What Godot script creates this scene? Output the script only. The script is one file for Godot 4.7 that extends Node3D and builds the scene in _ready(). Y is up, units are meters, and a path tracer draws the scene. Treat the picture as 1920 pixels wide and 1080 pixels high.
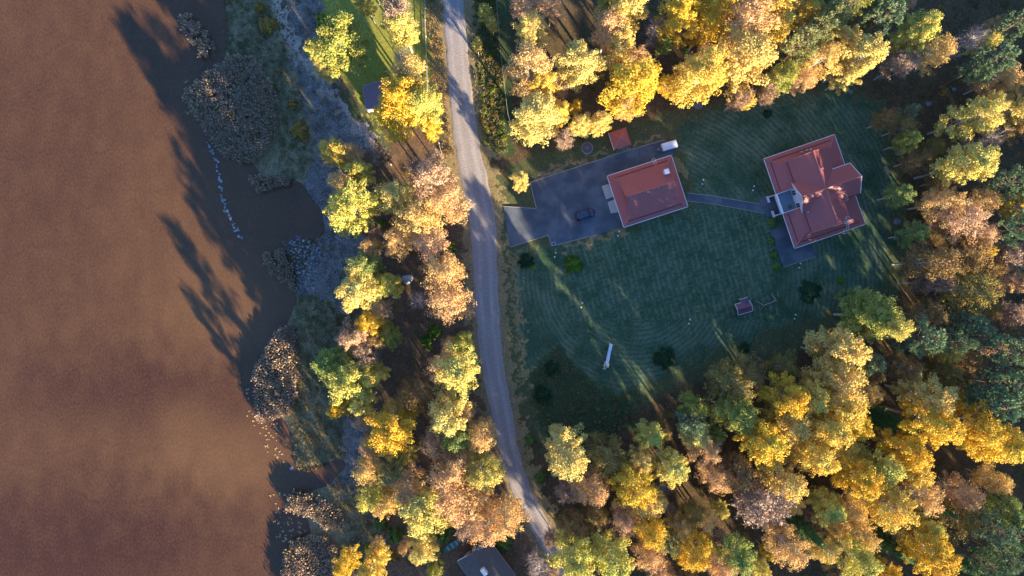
extends Node3D
# Straight-down aerial view of a lakeside homestead in an autumn forest, low sun from the lower right of the picture.
const S := 200.0 / 1920.0        # metres on the ground for one photograph pixel
const H := 133.333               # height of the drone
const WATER := -0.35
var rng := RandomNumberGenerator.new()
var M := {}
var used := {}

# ---------- helpers ----------
func lin(r: float, g: float, b: float) -> Color:
	return Color(r, g, b).linear_to_srgb()

func at(px: float, py: float, y := 0.0) -> Vector3:      # where a spot of the surveyed plan stands when it is y metres up
	var k := S * (H - y) / H
	return Vector3((px - 960.0) * k, y, (py - 540.0) * k)

func numbered(n: String) -> String:
	if not used.has(n):
		used[n] = 0
		return n
	used[n] += 1
	return "%s_%03d" % [n, used[n]]

func tag(o: Node, label: String, category: String, group := "", kind := "") -> Node:
	if label: o.set_meta("label", label)
	if category: o.set_meta("category", category)
	if group: o.set_meta("group", group)
	if kind: o.set_meta("kind", kind)
	return o

func thing(called: String, label: String, category: String, pos := Vector3.ZERO, turn := 0.0, group := "") -> Node3D:
	var o := Node3D.new()
	o.name = numbered(called)
	add_child(o)
	o.position = pos
	o.rotation.y = deg_to_rad(turn)
	tag(o, label, category, group)
	return o

func new_st() -> SurfaceTool:
	var st := SurfaceTool.new()
	st.begin(Mesh.PRIMITIVE_TRIANGLES)
	st.set_smooth_group(-1)
	return st

func mesh_node(called: String, mesh: Mesh, mat: Material, parent: Node = null) -> MeshInstance3D:
	var o := MeshInstance3D.new()
	o.mesh = mesh
	if mat: o.material_override = mat
	if parent == null:
		o.name = numbered(called)
		add_child(o)
	else:
		o.name = called
		parent.add_child(o, true)
	return o

func obj(called: String, st: SurfaceTool, mat: Material, parent: Node = null) -> MeshInstance3D:
	st.generate_normals()
	return mesh_node(called, st.commit(), mat, parent)

func tri(st: SurfaceTool, a: Vector3, b: Vector3, c: Vector3) -> void:
	st.add_vertex(a); st.add_vertex(b); st.add_vertex(c)

func quad(st: SurfaceTool, a: Vector3, b: Vector3, c: Vector3, d: Vector3) -> void:
	tri(st, a, b, c); tri(st, a, c, d)

func box(st: SurfaceTool, c: Vector3, s: Vector3, turn := Basis.IDENTITY) -> void:
	var h := s * 0.5
	var p := []
	for i in 8:
		p.append(c + turn * Vector3(h.x if i & 1 else -h.x, h.y if i & 2 else -h.y, h.z if i & 4 else -h.z))
	quad(st, p[2], p[3], p[7], p[6]) ; quad(st, p[0], p[4], p[5], p[1])
	quad(st, p[0], p[1], p[3], p[2]) ; quad(st, p[4], p[6], p[7], p[5])
	quad(st, p[0], p[2], p[6], p[4]) ; quad(st, p[1], p[5], p[7], p[3])

func box_part(called: String, c: Vector3, s: Vector3, mat: Material, parent: Node, turn := Basis.IDENTITY) -> MeshInstance3D:
	var st := new_st()
	box(st, c, s, turn)
	return obj(called, st, mat, parent)

func tube(st: SurfaceTool, pts: Array, radii: Array, sides := 6) -> void:
	var rings := []
	for i in pts.size():
		var d: Vector3 = (pts[mini(i + 1, pts.size() - 1)] - pts[maxi(i - 1, 0)]).normalized()
		var a := d.cross(Vector3.UP if absf(d.y) < 0.9 else Vector3.RIGHT).normalized()
		var b := d.cross(a).normalized()
		var ring := []
		for k in sides:
			var t := TAU * k / sides
			ring.append(pts[i] + (a * cos(t) + b * sin(t)) * radii[i])
		rings.append(ring)
	st.set_smooth_group(1)
	for i in pts.size() - 1:
		for k in sides:
			var n := (k + 1) % sides
			quad(st, rings[i][k], rings[i + 1][k], rings[i + 1][n], rings[i][n])
	st.set_smooth_group(-1)
	for k in range(1, sides - 1):
		tri(st, rings[0][0], rings[0][k], rings[0][k + 1])
		tri(st, rings[-1][0], rings[-1][k + 1], rings[-1][k])

func bar(called: String, a: Vector3, b: Vector3, r: float, mat: Material, parent: Node, sides := 6) -> MeshInstance3D:
	var st := new_st()
	tube(st, [a, b], [r, r], sides)
	return obj(called, st, mat, parent)

func loft(st: SurfaceTool, rings: Array, caps := true) -> void:
	var n: int = rings[0].size()
	st.set_smooth_group(1)
	for i in rings.size() - 1:
		for k in n:
			var q := (k + 1) % n
			quad(st, rings[i][k], rings[i][q], rings[i + 1][q], rings[i + 1][k])
	st.set_smooth_group(-1)
	if caps:
		for k in range(1, n - 1):
			tri(st, rings[0][0], rings[0][k + 1], rings[0][k])
			tri(st, rings[-1][0], rings[-1][k], rings[-1][k + 1])

func prism(st: SurfaceTool, poly: PackedVector2Array, y0: float, y1: float) -> void:   # poly in x, z
	var idx := Geometry2D.triangulate_polygon(poly)
	for i in range(0, idx.size(), 3):
		var a := poly[idx[i]]; var b := poly[idx[i + 1]]; var c := poly[idx[i + 2]]
		if (b - a).cross(c - a) < 0.0:
			var s := b; b = c; c = s
		tri(st, Vector3(a.x, y1, a.y), Vector3(b.x, y1, b.y), Vector3(c.x, y1, c.y))
	var n := poly.size()
	for i in n:
		var a := poly[i]; var b := poly[(i + 1) % n]
		quad(st, Vector3(a.x, y0, a.y), Vector3(a.x, y1, a.y), Vector3(b.x, y1, b.y), Vector3(b.x, y0, b.y))

func slab(st: SurfaceTool, pts: Array, thick := 0.1) -> void:   # a roof plane with thickness; uv in metres, v up the slope
	var n: Vector3 = (pts[1] - pts[0]).cross(pts[2] - pts[0]).normalized()
	if n.y < 0.0: n = -n
	var along := Vector3(n.z, 0, -n.x).normalized() if Vector2(n.x, n.z).length() > 0.01 else Vector3.RIGHT
	var up := n.cross(along)
	var flat := PackedVector2Array()
	for p in pts: flat.append(Vector2(p.dot(along), p.dot(up)))
	var idx := Geometry2D.triangulate_polygon(flat)
	for i in range(0, idx.size(), 3):
		var t := [idx[i], idx[i + 1], idx[i + 2]]
		var nn: Vector3 = (pts[t[1]] - pts[t[0]]).cross(pts[t[2]] - pts[t[0]])
		if nn.y > 0.0: t = [t[0], t[2], t[1]]
		for k in t:
			st.set_uv(flat[k]); st.add_vertex(pts[k])
		for k in [t[0], t[2], t[1]]:
			st.set_uv(flat[k]); st.add_vertex(pts[k] - n * thick)
	for i in pts.size():
		var a: Vector3 = pts[i]; var b: Vector3 = pts[(i + 1) % pts.size()]
		var ring := [a, b, b - n * thick, a, b - n * thick, a - n * thick]
		for v in ring:
			st.set_uv(Vector2(v.dot(along), v.dot(up))); st.add_vertex(v)

func roof_part(called: String, pts: Array, mat: Material, parent: Node, thick := 0.1) -> MeshInstance3D:
	var st := new_st()
	slab(st, pts, thick)
	return obj(called, st, mat, parent)

func noise(s: int, freq: float, oct := 3) -> FastNoiseLite:
	var n := FastNoiseLite.new()
	n.seed = s
	n.noise_type = FastNoiseLite.TYPE_SIMPLEX_SMOOTH
	n.frequency = freq
	n.fractal_octaves = oct
	return n

func noise_tex(s: int, freq: float, c0: Color, c1: Color, size := 256, oct := 4) -> ImageTexture:   # linear colours
	var im := noise(s, freq, oct).get_seamless_image(size, size)
	im.convert(Image.FORMAT_L8)
	var src := im.get_data()
	var out := PackedByteArray()
	out.resize(size * size * 3)
	var lut := []
	for i in 256:
		var c: Color = c0.lerp(c1, smoothstep(0.2, 0.8, i / 255.0)).linear_to_srgb()
		lut.append([c.r8, c.g8, c.b8])
	var r := RandomNumberGenerator.new()
	r.seed = s
	for i in size * size:
		var l = lut[clampi(src[i] + r.randi_range(-26, 26), 0, 255)]
		out[i * 3] = l[0]; out[i * 3 + 1] = l[1]; out[i * 3 + 2] = l[2]
	return ImageTexture.create_from_image(Image.create_from_data(size, size, false, Image.FORMAT_RGB8, out))

func mat(name_: String, c: Color, rough := 0.8, metal := 0.0) -> StandardMaterial3D:    # c linear
	var m := StandardMaterial3D.new()
	m.resource_name = name_
	m.albedo_color = c.linear_to_srgb()
	m.roughness = rough
	m.metallic = metal
	M[name_] = m
	return m

func tex_mat(name_: String, s: int, c0: Color, c1: Color, metres: float, rough := 0.9, bump := 0.0, freq := 0.03) -> StandardMaterial3D:
	var m := mat(name_, Color.WHITE, rough)
	m.albedo_texture = noise_tex(s, freq, c0, c1)
	m.uv1_triplanar = true
	m.uv1_world_triplanar = true
	m.uv1_scale = Vector3.ONE / metres
	if bump > 0.0:
		m.heightmap_enabled = true
		m.heightmap_scale = bump
		m.heightmap_texture = m.albedo_texture
	return m

# ---------- ground ----------
const TX0 := -192.0
const TY0 := -156.0
const TW := 1536
const TH := 928
const TP := 1.5                  # photograph pixels for one texel of the ground map
var zone := PackedByteArray()
var shore := PackedVector2Array([Vector2(400, -900), Vector2(405, -60), Vector2(408, 0), Vector2(418, 60), Vector2(408, 112), Vector2(352, 168), Vector2(345, 205), Vector2(388, 246), Vector2(430, 296), Vector2(470, 318), Vector2(488, 346), Vector2(520, 338), Vector2(560, 352), Vector2(592, 400), Vector2(598, 432), Vector2(560, 440), Vector2(535, 452), Vector2(528, 470), Vector2(500, 474), Vector2(502, 502), Vector2(532, 522), Vector2(544, 560), Vector2(524, 612), Vector2(494, 660), Vector2(482, 706), Vector2(480, 782), Vector2(524, 796), Vector2(538, 830), Vector2(540, 874), Vector2(556, 890), Vector2(600, 884), Vector2(636, 872), Vector2(606, 902), Vector2(548, 918), Vector2(520, 944), Vector2(528, 962), Vector2(566, 980), Vector2(572, 1002), Vector2(536, 1024), Vector2(530, 1060), Vector2(545, 1120), Vector2(560, 2000), Vector2(-1500, 2000), Vector2(-1500, -900)])
var road_line := [[850, -330, 21], [850, -160, 21], [850, 0, 21], [857, 90, 21], [864, 180, 22], [876, 270, 24], [890, 340, 25], [902, 400, 26], [908, 460, 24], [911, 540, 23], [916, 620, 22], [926, 700, 22], [942, 780, 20], [956, 850, 19], [978, 920, 18], [1012, 985, 18], [1042, 1040, 18], [1085, 1110, 18], [1150, 1200, 18], [1260, 1330, 18]]
var drive := PackedVector2Array([Vector2(944, 387), Vector2(1006, 391), Vector2(1001, 372), Vector2(994, 342), Vector2(1080, 314), Vector2(1165, 286), Vector2(1246, 262), Vector2(1262, 268), Vector2(1262, 292), Vector2(1236, 300), Vector2(1160, 340), Vector2(1180, 422), Vector2(1120, 440), Vector2(1034, 461), Vector2(1028, 441), Vector2(957, 463), Vector2(950, 430)])

func fill_zone(id: int, pts: Array) -> void:
	var poly := []
	for i in range(0, pts.size(), 2):
		poly.append(Vector2((pts[i] - TX0) / TP, (pts[i + 1] - TY0) / TP))
	var lo := 1e9; var hi := -1e9
	for p in poly:
		lo = minf(lo, p.y); hi = maxf(hi, p.y)
	for y in range(maxi(0, int(ceil(lo))), mini(TH - 1, int(hi)) + 1):
		var xs := []
		for i in poly.size():
			var a: Vector2 = poly[i]; var b: Vector2 = poly[(i + 1) % poly.size()]
			if (a.y <= y) != (b.y <= y):
				xs.append(a.x + (y - a.y) / (b.y - a.y) * (b.x - a.x))
		xs.sort()
		for k in range(0, xs.size() - 1, 2):
			for x in range(maxi(0, int(ceil(xs[k]))), mini(TW - 1, int(xs[k + 1])) + 1):
				zone[y * TW + x] = id

func ribbon(id: int, line: Array, grow: float, off := 0.0) -> void:
	var left := []; var right := []
	for i in line.size():
		var a := Vector2(line[maxi(i - 1, 0)][0], line[maxi(i - 1, 0)][1])
		var b := Vector2(line[mini(i + 1, line.size() - 1)][0], line[mini(i + 1, line.size() - 1)][1])
		var n := (b - a).normalized().orthogonal()
		var c := Vector2(line[i][0], line[i][1]) + n * off
		var w: float = line[i][2] + grow
		left.append_array([c.x + n.x * w, c.y + n.y * w])
		right = [c.x - n.x * w, c.y - n.y * w] + right
	fill_zone(id, left + right)

func shore_distance(px: float, py: float) -> float:      # metres, positive on land
	var p := Vector2(px, py)
	var best := 1e9
	for i in shore.size():
		var q := Geometry2D.get_closest_point_to_segment(p, shore[i], shore[(i + 1) % shore.size()])
		best = minf(best, q.distance_squared_to(p))
	var d := sqrt(best) * S
	return -d if Geometry2D.is_point_in_polygon(p, shore) else d

var lump: FastNoiseLite
func ground_y(x: float, z: float) -> float:
	var px := x / S + 960.0; var py := z / S + 540.0
	var y := -0.06 + 0.05 * lump.get_noise_2d(x, z)
	if px < 760.0:
		var d := shore_distance(px, py)
		y = lerpf(-1.1, y, smoothstep(-5.0, 4.5, d)) if d < 4.5 else y
	return y

func build_ground() -> void:
	lump = noise(3, 0.12, 2)
	zone.resize(TW * TH)
	# 0 leaf litter of the forest, 1 mown lawn, 2 rough grass, 3 long dark grass, 4 dry verge, 5 sunny green grass, 6 grey shore mud, 7 marsh grass, 8 washed-up reed litter, 9 litter of the lakeside wood, 10 lake bed, 11 gravelly edge
	fill_zone(9, [560, -160, 850, -160, 860, 160, 900, 400, 910, 560, 940, 780, 1040, 1030, 1300, 1236, 520, 1236, 620, 880, 680, 500, 620, 300])
	fill_zone(2, [930, 330, 990, 290, 1060, 268, 1150, 238, 1260, 205, 1400, 180, 1570, 150, 1660, 190, 1690, 300, 1702, 460, 1690, 540, 1640, 585, 1560, 640, 1430, 680, 1340, 705, 1230, 745, 1180, 780, 1050, 850, 1000, 830, 962, 700, 945, 560, 940, 460])
	fill_zone(1, [966, 470, 1030, 462, 1120, 444, 1180, 428, 1300, 390, 1290, 300, 1262, 250, 1290, 222, 1400, 196, 1560, 172, 1640, 200, 1668, 330, 1672, 470, 1650, 540, 1540, 590, 1440, 620, 1330, 660, 1240, 705, 1190, 730, 1125, 722, 1080, 690, 1050, 650, 1020, 660, 1000, 700, 985, 700, 970, 600])
	fill_zone(3, [1000, 690, 1040, 640, 1080, 690, 1130, 732, 1200, 742, 1180, 800, 1100, 830, 1020, 815, 990, 750])
	fill_zone(3, [930, -160, 880, 0, 888, 150, 905, 270, 960, 300, 960, 120, 945, -160])
	fill_zone(5, [600, -160, 800, -160, 803, 150, 810, 200, 760, 260, 715, 245, 690, 210, 640, 150, 606, 90])
	fill_zone(2, [640, 160, 690, 212, 735, 270, 720, 300, 690, 270, 655, 220])
	fill_zone(9, [735, 240, 820, 225, 840, 300, 800, 330, 735, 310])
	fill_zone(6, [520, -160, 600, -160, 606, 90, 640, 200, 690, 290, 640, 300, 640, 380, 690, 440, 690, 470, 640, 580, 600, 640, 560, 640, 545, 560, 600, 430, 560, 340, 570, 230, 545, 120])
	fill_zone(8, [505, -160, 520, -160, 530, 30, 560, 80, 590, 130, 640, 185, 690, 240, 730, 300, 700, 290, 640, 215, 580, 140, 545, 90, 515, 20])
	fill_zone(7, [405, -160, 505, -160, 515, 30, 545, 110, 575, 200, 590, 300, 560, 350, 490, 345, 430, 296, 350, 205, 352, 168, 408, 112])
	fill_zone(7, [548, 545, 620, 560, 650, 640, 640, 760, 655, 860, 600, 884, 556, 890, 538, 830, 524, 796, 480, 782, 482, 706, 524, 612])
	fill_zone(7, [606, 902, 680, 930, 700, 1000, 720, 1236, 560, 1236, 530, 1060, 572, 1002, 520, 944])
	fill_zone(6, [640, 780, 680, 800, 690, 900, 650, 905, 590, 890, 640, 868])
	ribbon(4, road_line, 17.0)
	ribbon(11, road_line, 4.0)
	var ditch := [[803, -160, 3], [806, 0, 3], [812, 150, 3], [830, 270, 3]]
	ribbon(4, ditch, 6.0)
	ribbon(4, [[962, 470, 4], [966, 560, 4], [975, 640, 5], [985, 720, 6]], 1.0)
	ribbon(11, [[1000, 336, 3], [1080, 308, 3], [1165, 280, 3], [1240, 256, 3]], 2.0)
	ribbon(4, [[1262, 300, 10], [1276, 330, 8]], 3.0)
	ribbon(11, [[1040, 464, 2], [1120, 444, 3], [1180, 428, 5]], 2.0)
	ribbon(4, [[1120, 441, 3], [1150, 436, 4], [1175, 430, 4]], 2.0)
	var na := noise(11, 0.02, 3).get_image(TW, TH).get_data()
	var nb := noise(12, 0.07, 3).get_image(TW, TH).get_data()
	var nc := noise(13, 0.3, 2).get_image(TW, TH).get_data()
	var nd := noise(14, 0.05, 2).get_image(TW, TH).get_data()
	var pal := [
		[0.150, 0.095, 0.050, 0.050, 0.045, 0.022, 0.30], [0.036, 0.075, 0.036, 0.125, 0.160, 0.095, 0.22], [0.115, 0.115, 0.050, 0.065, 0.080, 0.035, 0.25], [0.040, 0.070, 0.028, 0.075, 0.090, 0.038, 0.25],
		[0.340, 0.240, 0.110, 0.150, 0.130, 0.055, 0.30], [0.190, 0.200, 0.030, 0.300, 0.270, 0.060, 0.28], [0.290, 0.250, 0.215, 0.050, 0.050, 0.042, 0.40], [0.310, 0.255, 0.150, 0.105, 0.092, 0.040, 0.38],
		[0.520, 0.390, 0.300, 0.230, 0.180, 0.140, 0.35], [0.190, 0.115, 0.065, 0.075, 0.055, 0.035, 0.30], [0.110, 0.060, 0.030, 0.080, 0.045, 0.024, 0.15], [0.300, 0.220, 0.120, 0.160, 0.130, 0.075, 0.30]]
	var out := PackedByteArray()
	out.resize(TW * TH * 3)
	var gam := PackedByteArray()
	gam.resize(1025)
	for i in 1025:
		gam[i] = int(round(255.0 * Color(i / 1024.0, 0, 0).linear_to_srgb().r))
	var r := RandomNumberGenerator.new()
	r.seed = 5
	for y in TH:
		var py := y * TP + TY0
		for x in TW:
			var i := y * TW + x
			var jx := clampi(x + (int(nb[i]) - 128) / 9 + (int(nc[i]) - 128) / 30, 0, TW - 1)
			var jy := clampi(y + (int(nd[i]) - 128) / 9 + (int(nc[TW * TH - 1 - i]) - 128) / 30, 0, TH - 1)
			var zn := zone[jy * TW + jx]
			var p = pal[zn]
			var t := (na[i] * 0.35 + nb[i] * 0.35 + nc[i] * 0.55 - 60.0) / 200.0
			if zn == 1:      # mower passes and pale clippings
				var px := x * TP + TX0
				var a := sin((px * 0.31 + py * 0.95) * 0.74 + nd[i] * 0.010) * 0.5 + 0.5
				var rad := Vector2(px - 1190.0, py - 520.0).length()
				if px > 1060.0 and px < 1460.0 and py > 390.0 and py < 600.0:
					var b := sin((px * 0.95 - py * 0.25) * 0.64 + na[i] * 0.012) * 0.5 + 0.5
					t += 0.24 * a * a * a * maxf(0.0, nd[i] / 90.0 - 0.8) + 0.62 * b * b * b * b * maxf(0.0, nb[i] / 80.0 - 0.9) - 0.16
				else:
					t += 0.42 * (sin(rad * 0.72 + nd[i] * 0.010) * 0.5 + 0.5) * maxf(0.0, na[i] / 90.0 - 0.7) - 0.18
			t = clampf(t, 0.0, 1.0)
			var g: float = 1.0 + p[6] * (r.randf() * 2.0 - 1.0)
			if zn == 0 or zn == 9 or zn == 2:
				if r.randf() < 0.035: g *= 1.9
			out[i * 3] = gam[int(minf((p[0] + (p[3] - p[0]) * t) * g, 1.0) * 1024.0)]
			out[i * 3 + 1] = gam[int(minf((p[1] + (p[4] - p[1]) * t) * g, 1.0) * 1024.0)]
			out[i * 3 + 2] = gam[int(minf((p[2] + (p[5] - p[2]) * t) * g, 1.0) * 1024.0)]
	var im := Image.create_from_data(TW, TH, false, Image.FORMAT_RGB8, out)
	var m := mat("ground", Color.WHITE, 1.0)
	m.metallic_specular = 0.1
	m.albedo_texture = ImageTexture.create_from_image(im)
	m.texture_repeat = false
	m.heightmap_enabled = true
	m.heightmap_scale = 9.0
	m.heightmap_texture = m.albedo_texture
	# grid sheet; the outermost cells stretch to the horizon
	var xs := [-900.0, -400.0]; var zs := [-900.0, -400.0]
	for i in 241: xs.append(-120.0 + i)
	for i in 146: zs.append(-72.5 + i)
	xs.append_array([400.0, 900.0]); zs.append_array([400.0, 900.0])
	var verts := PackedVector3Array(); var uvs := PackedVector2Array(); var idx := PackedInt32Array()
	for z in zs:
		for x in xs:
			verts.append(Vector3(x, ground_y(x, z), z))
			uvs.append(Vector2(((x / S + 960.0) - TX0) / (TW * TP), ((z / S + 540.0) - TY0) / (TH * TP)))
	var w := xs.size()
	for j in zs.size() - 1:
		for i in w - 1:
			var a := j * w + i
			idx.append_array([a, a + 1, a + w + 1, a, a + w + 1, a + w])
	var st := SurfaceTool.new()
	var arr := []
	arr.resize(Mesh.ARRAY_MAX)
	arr[Mesh.ARRAY_VERTEX] = verts; arr[Mesh.ARRAY_TEX_UV] = uvs; arr[Mesh.ARRAY_INDEX] = idx
	st.create_from_arrays(arr)
	st.generate_normals()
	tag(mesh_node("ground", st.commit(), m), "", "", "", "structure")

func build_water() -> void:
	var n := 1024
	var a := noise(21, 0.004, 4).get_image(n, n).get_data()
	var b := noise(22, 0.018, 4).get_image(n, n).get_data()
	var c := noise(23, 0.2, 2).get_image(n, n).get_data()
	var out := PackedByteArray()
	out.resize(n * n * 3)
	var r := RandomNumberGenerator.new()
	r.seed = 8
	# soft-edged darker and paler areas in the brown water colour: plan x, y, half width, half height, how much darker (-) or paler (+); the map covers x -125..-35 m, z -75..75 m
	var tone_patches := [[250, 725, 420, 110, -0.24], [120, 1030, 480, 190, -0.34], [420, 590, 200, 170, 0.28], [400, 850, 200, 110, 0.34], [60, 300, 300, 500, -0.12], [330, 420, 260, 260, 0.12]]
	for y in n:
		var pz := (y / float(n) * 150.0 - 75.0) / S + 540.0
		for x in n:
			var i := y * n + x
			var ka := (int(a[i]) - 128) * 0.35; var kb := (int(b[i]) - 128) * 0.12
			var px := (x / float(n) * 90.0 - 125.0) / S + 960.0 + ka + kb
			var py := pz + ka * 0.5 - kb
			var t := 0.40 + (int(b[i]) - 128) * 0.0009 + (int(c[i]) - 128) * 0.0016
			for d in tone_patches:
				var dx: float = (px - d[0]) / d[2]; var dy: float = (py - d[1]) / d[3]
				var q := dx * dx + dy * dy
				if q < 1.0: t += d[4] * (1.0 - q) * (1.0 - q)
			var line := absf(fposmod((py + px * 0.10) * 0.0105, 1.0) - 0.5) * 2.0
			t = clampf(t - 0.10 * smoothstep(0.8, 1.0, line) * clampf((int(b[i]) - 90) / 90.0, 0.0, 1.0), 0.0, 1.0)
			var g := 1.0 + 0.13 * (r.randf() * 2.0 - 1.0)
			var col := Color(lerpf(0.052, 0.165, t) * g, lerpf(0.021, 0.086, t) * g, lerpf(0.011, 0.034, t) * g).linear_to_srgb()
			out[i * 3] = col.r8; out[i * 3 + 1] = col.g8; out[i * 3 + 2] = col.b8
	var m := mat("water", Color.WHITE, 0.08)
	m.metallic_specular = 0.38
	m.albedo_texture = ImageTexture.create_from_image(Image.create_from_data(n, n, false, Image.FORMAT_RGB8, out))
	m.texture_repeat = false
	var st := new_st()
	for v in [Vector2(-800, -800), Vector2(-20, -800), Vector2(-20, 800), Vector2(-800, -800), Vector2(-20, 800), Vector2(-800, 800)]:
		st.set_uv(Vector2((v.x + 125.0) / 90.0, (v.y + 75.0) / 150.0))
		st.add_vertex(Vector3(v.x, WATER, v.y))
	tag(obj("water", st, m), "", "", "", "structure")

func strip_road() -> void:
	var cv := Curve2D.new()
	for p in road_line: cv.add_point(Vector2(p[0], p[1]))
	var pts := []
	for i in road_line.size():      # round the bends
		var a := Vector2(road_line[maxi(i - 1, 0)][0], road_line[maxi(i - 1, 0)][1])
		var b := Vector2(road_line[mini(i + 1, road_line.size() - 1)][0], road_line[mini(i + 1, road_line.size() - 1)][1])
		cv.set_point_in(i, (a - b) / 6.0); cv.set_point_out(i, (b - a) / 6.0)
	var total := cv.get_baked_length()
	var rows := int(total / 4.0)
	var cols := 18
	var e := noise(31, 0.03, 3)
	var st := SurfaceTool.new()
	st.begin(Mesh.PRIMITIVE_TRIANGLES)
	var grid := []
	for i in rows + 1:
		var d := total * i / rows
		var p := cv.sample_baked(d)
		var q := cv.sample_baked(minf(d + 2.0, total)) - cv.sample_baked(maxf(d - 2.0, 0.0))
		var nrm := q.normalized().orthogonal()
		var w := 21.0
		for k in road_line.size() - 1:
			if p.y >= road_line[k][1] and p.y <= road_line[k + 1][1]:
				w = lerpf(road_line[k][2], road_line[k + 1][2], (p.y - road_line[k][1]) / (road_line[k + 1][1] - road_line[k][1]))
		var row := []
		for k in cols + 1:
			var t := k / float(cols) * 2.0 - 1.0
			var ww := w + e.get_noise_2d(d, 40.0 * signf(t)) * 3.0
			var pp := p + nrm * t * ww
			var v := at(pp.x, pp.y)
			v.y = 0.07 - 0.06 * t * t - (0.10 if absf(t) > 0.99 else 0.0)
			var track := exp(-pow((absf(t) - 0.42) / 0.16, 2.0))
			var f := 0.78 + 0.16 * track + 0.10 * e.get_noise_2d(d * 0.5, t * 60.0) + 0.05 * e.get_noise_2d(d * 6.0, t * 200.0)
			row.append([v, Color(f, f * lerpf(0.97, 1.0, track), f * lerpf(0.93, 1.0, track))])
		grid.append(row)
	for i in rows:
		for k in cols:
			for s in [[0, 0], [0, 1], [1, 1], [0, 0], [1, 1], [1, 0]]:
				var g = grid[i + s[0]][k + s[1]]
				st.set_color(g[1]); st.add_vertex(g[0])
	st.generate_normals()
	var m := tex_mat("gravel", 32, Color(0.28, 0.25, 0.235), Color(0.42, 0.375, 0.35), 5.0, 0.95, 0.0, 0.06)
	m.vertex_color_use_as_albedo = true
	tag(mesh_node("road", st.commit(), m), "", "", "", "structure")

func plan(pts: Array, y := 0.0) -> PackedVector2Array:
	var out := PackedVector2Array()
	for i in range(0, pts.size(), 2):
		var v := at(pts[i], pts[i + 1], y)
		out.append(Vector2(v.x, v.z))
	return out

func paved() -> void:
	var asphalt := tex_mat("asphalt", 33, Color(0.062, 0.076, 0.092), Color(0.112, 0.128, 0.145), 16.0, 0.85, 0.0, 0.015)
	var edge := tex_mat("edging", 34, Color(0.26, 0.23, 0.20), Color(0.42, 0.38, 0.33), 1.0)
	var flat := []
	for p in drive: flat.append_array([p.x, p.y])
	var st := new_st()
	prism(st, plan(flat), -0.3, 0.085)
	var d := obj("driveway", st, asphalt)
	tag(d, "", "", "", "structure")
	for run in [[0, 1], [1, 2], [2, 3], [3, 4], [4, 5], [5, 6], [12, 13], [13, 14], [14, 15]]:
		var a: Vector2 = drive[run[0]]; var b: Vector2 = drive[run[1]]
		var va := at(a.x, a.y); var vb := at(b.x, b.y)
		var n := maxi(1, int(va.distance_to(vb) / 1.0))
		for k in n:
			var c := va.lerp(vb, (k + 0.5) / n)
			var dir := (vb - va).normalized()
			box_part("edging_stone", c + Vector3(0, 0.01, 0), Vector3(va.distance_to(vb) / n - 0.02, 0.2, 0.11), edge, d, Basis(Vector3.UP, atan2(-dir.z, dir.x) + rng.randf_range(-0.02, 0.02)))
	st = new_st()
	prism(st, plan([1288, 363, 1330, 367, 1380, 376, 1424, 383, 1424, 371, 1438, 366, 1458, 367, 1468, 400, 1438, 408, 1432, 399, 1380, 389, 1330, 380, 1288, 376]), -0.3, 0.06)
	var path := obj("garden_path", st, asphalt)
	tag(path, "", "", "", "structure")
	for run in [[1288, 362, 1330, 366], [1330, 366, 1380, 375], [1380, 375, 1424, 382], [1288, 377, 1330, 381], [1330, 381, 1380, 390], [1380, 390, 1432, 400]]:
		var va := at(run[0], run[1]); var vb := at(run[2], run[3])
		var n := int(va.distance_to(vb))
		var dir := (vb - va).normalized()
		for k in n:
			box_part("edging_stone", va.lerp(vb, (k + 0.5) / n) + Vector3(0, -0.03, 0), Vector3(va.distance_to(vb) / n - 0.02, 0.2, 0.1), edge, path, Basis(Vector3.UP, atan2(-dir.z, dir.x)))
	st = new_st()
	prism(st, plan([1444, 433, 1480, 420, 1532, 470, 1528, 481, 1468, 500]), -0.3, 0.07)
	var pat := obj("patio", st, asphalt)
	tag(pat, "", "", "", "structure")
	var va2 := at(1468, 501); var vb2 := at(1530, 481)
	for k in 6:
		var dir := (vb2 - va2).normalized()
		box_part("edging_stone", va2.lerp(vb2, (k + 0.5) / 6.0), Vector3(1.05, 0.2, 0.1), edge, pat, Basis(Vector3.UP, atan2(-dir.z, dir.x)))

# ---------- trees ----------
var leafy := {}       # prototypes: kind of shape -> Array of [crown mesh, trunk mesh]

func tree_arrays() -> Dictionary:
	return {"v": PackedVector3Array(), "c": PackedColorArray(), "n": PackedVector3Array()}

func leaf(d: Dictionary, p: Vector3, nrm: Vector3, dir: Vector3, l: float, w: float, col: Color) -> void:   # a kite-shaped spray of leaves
	var side := nrm.cross(dir).normalized() * w * 0.5
	var a := p - dir * l * 0.5; var b := p + dir * l * 0.5
	var m1 := p + side + nrm * w * 0.12; var m2 := p - side + nrm * w * 0.12
	d.v.append_array([a, m1, b, a, b, m2])
	d.n.append_array([nrm, nrm, nrm, nrm, nrm, nrm])
	d.c.append_array([col, col, col, col, col, col])

func commit(d: Dictionary) -> ArrayMesh:
	var arr := []
	arr.resize(Mesh.ARRAY_MAX)
	arr[Mesh.ARRAY_VERTEX] = d.v; arr[Mesh.ARRAY_COLOR] = d.c; arr[Mesh.ARRAY_NORMAL] = d.n
	var m := ArrayMesh.new()
	m.add_surface_from_arrays(Mesh.PRIMITIVE_TRIANGLES, arr)
	return m

func rdir(up := 0.0) -> Vector3:
	var v := Vector3(rng.randfn(), rng.randfn() + up, rng.randfn())
	return v.normalized() if v.length() > 0.01 else Vector3.UP

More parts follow.
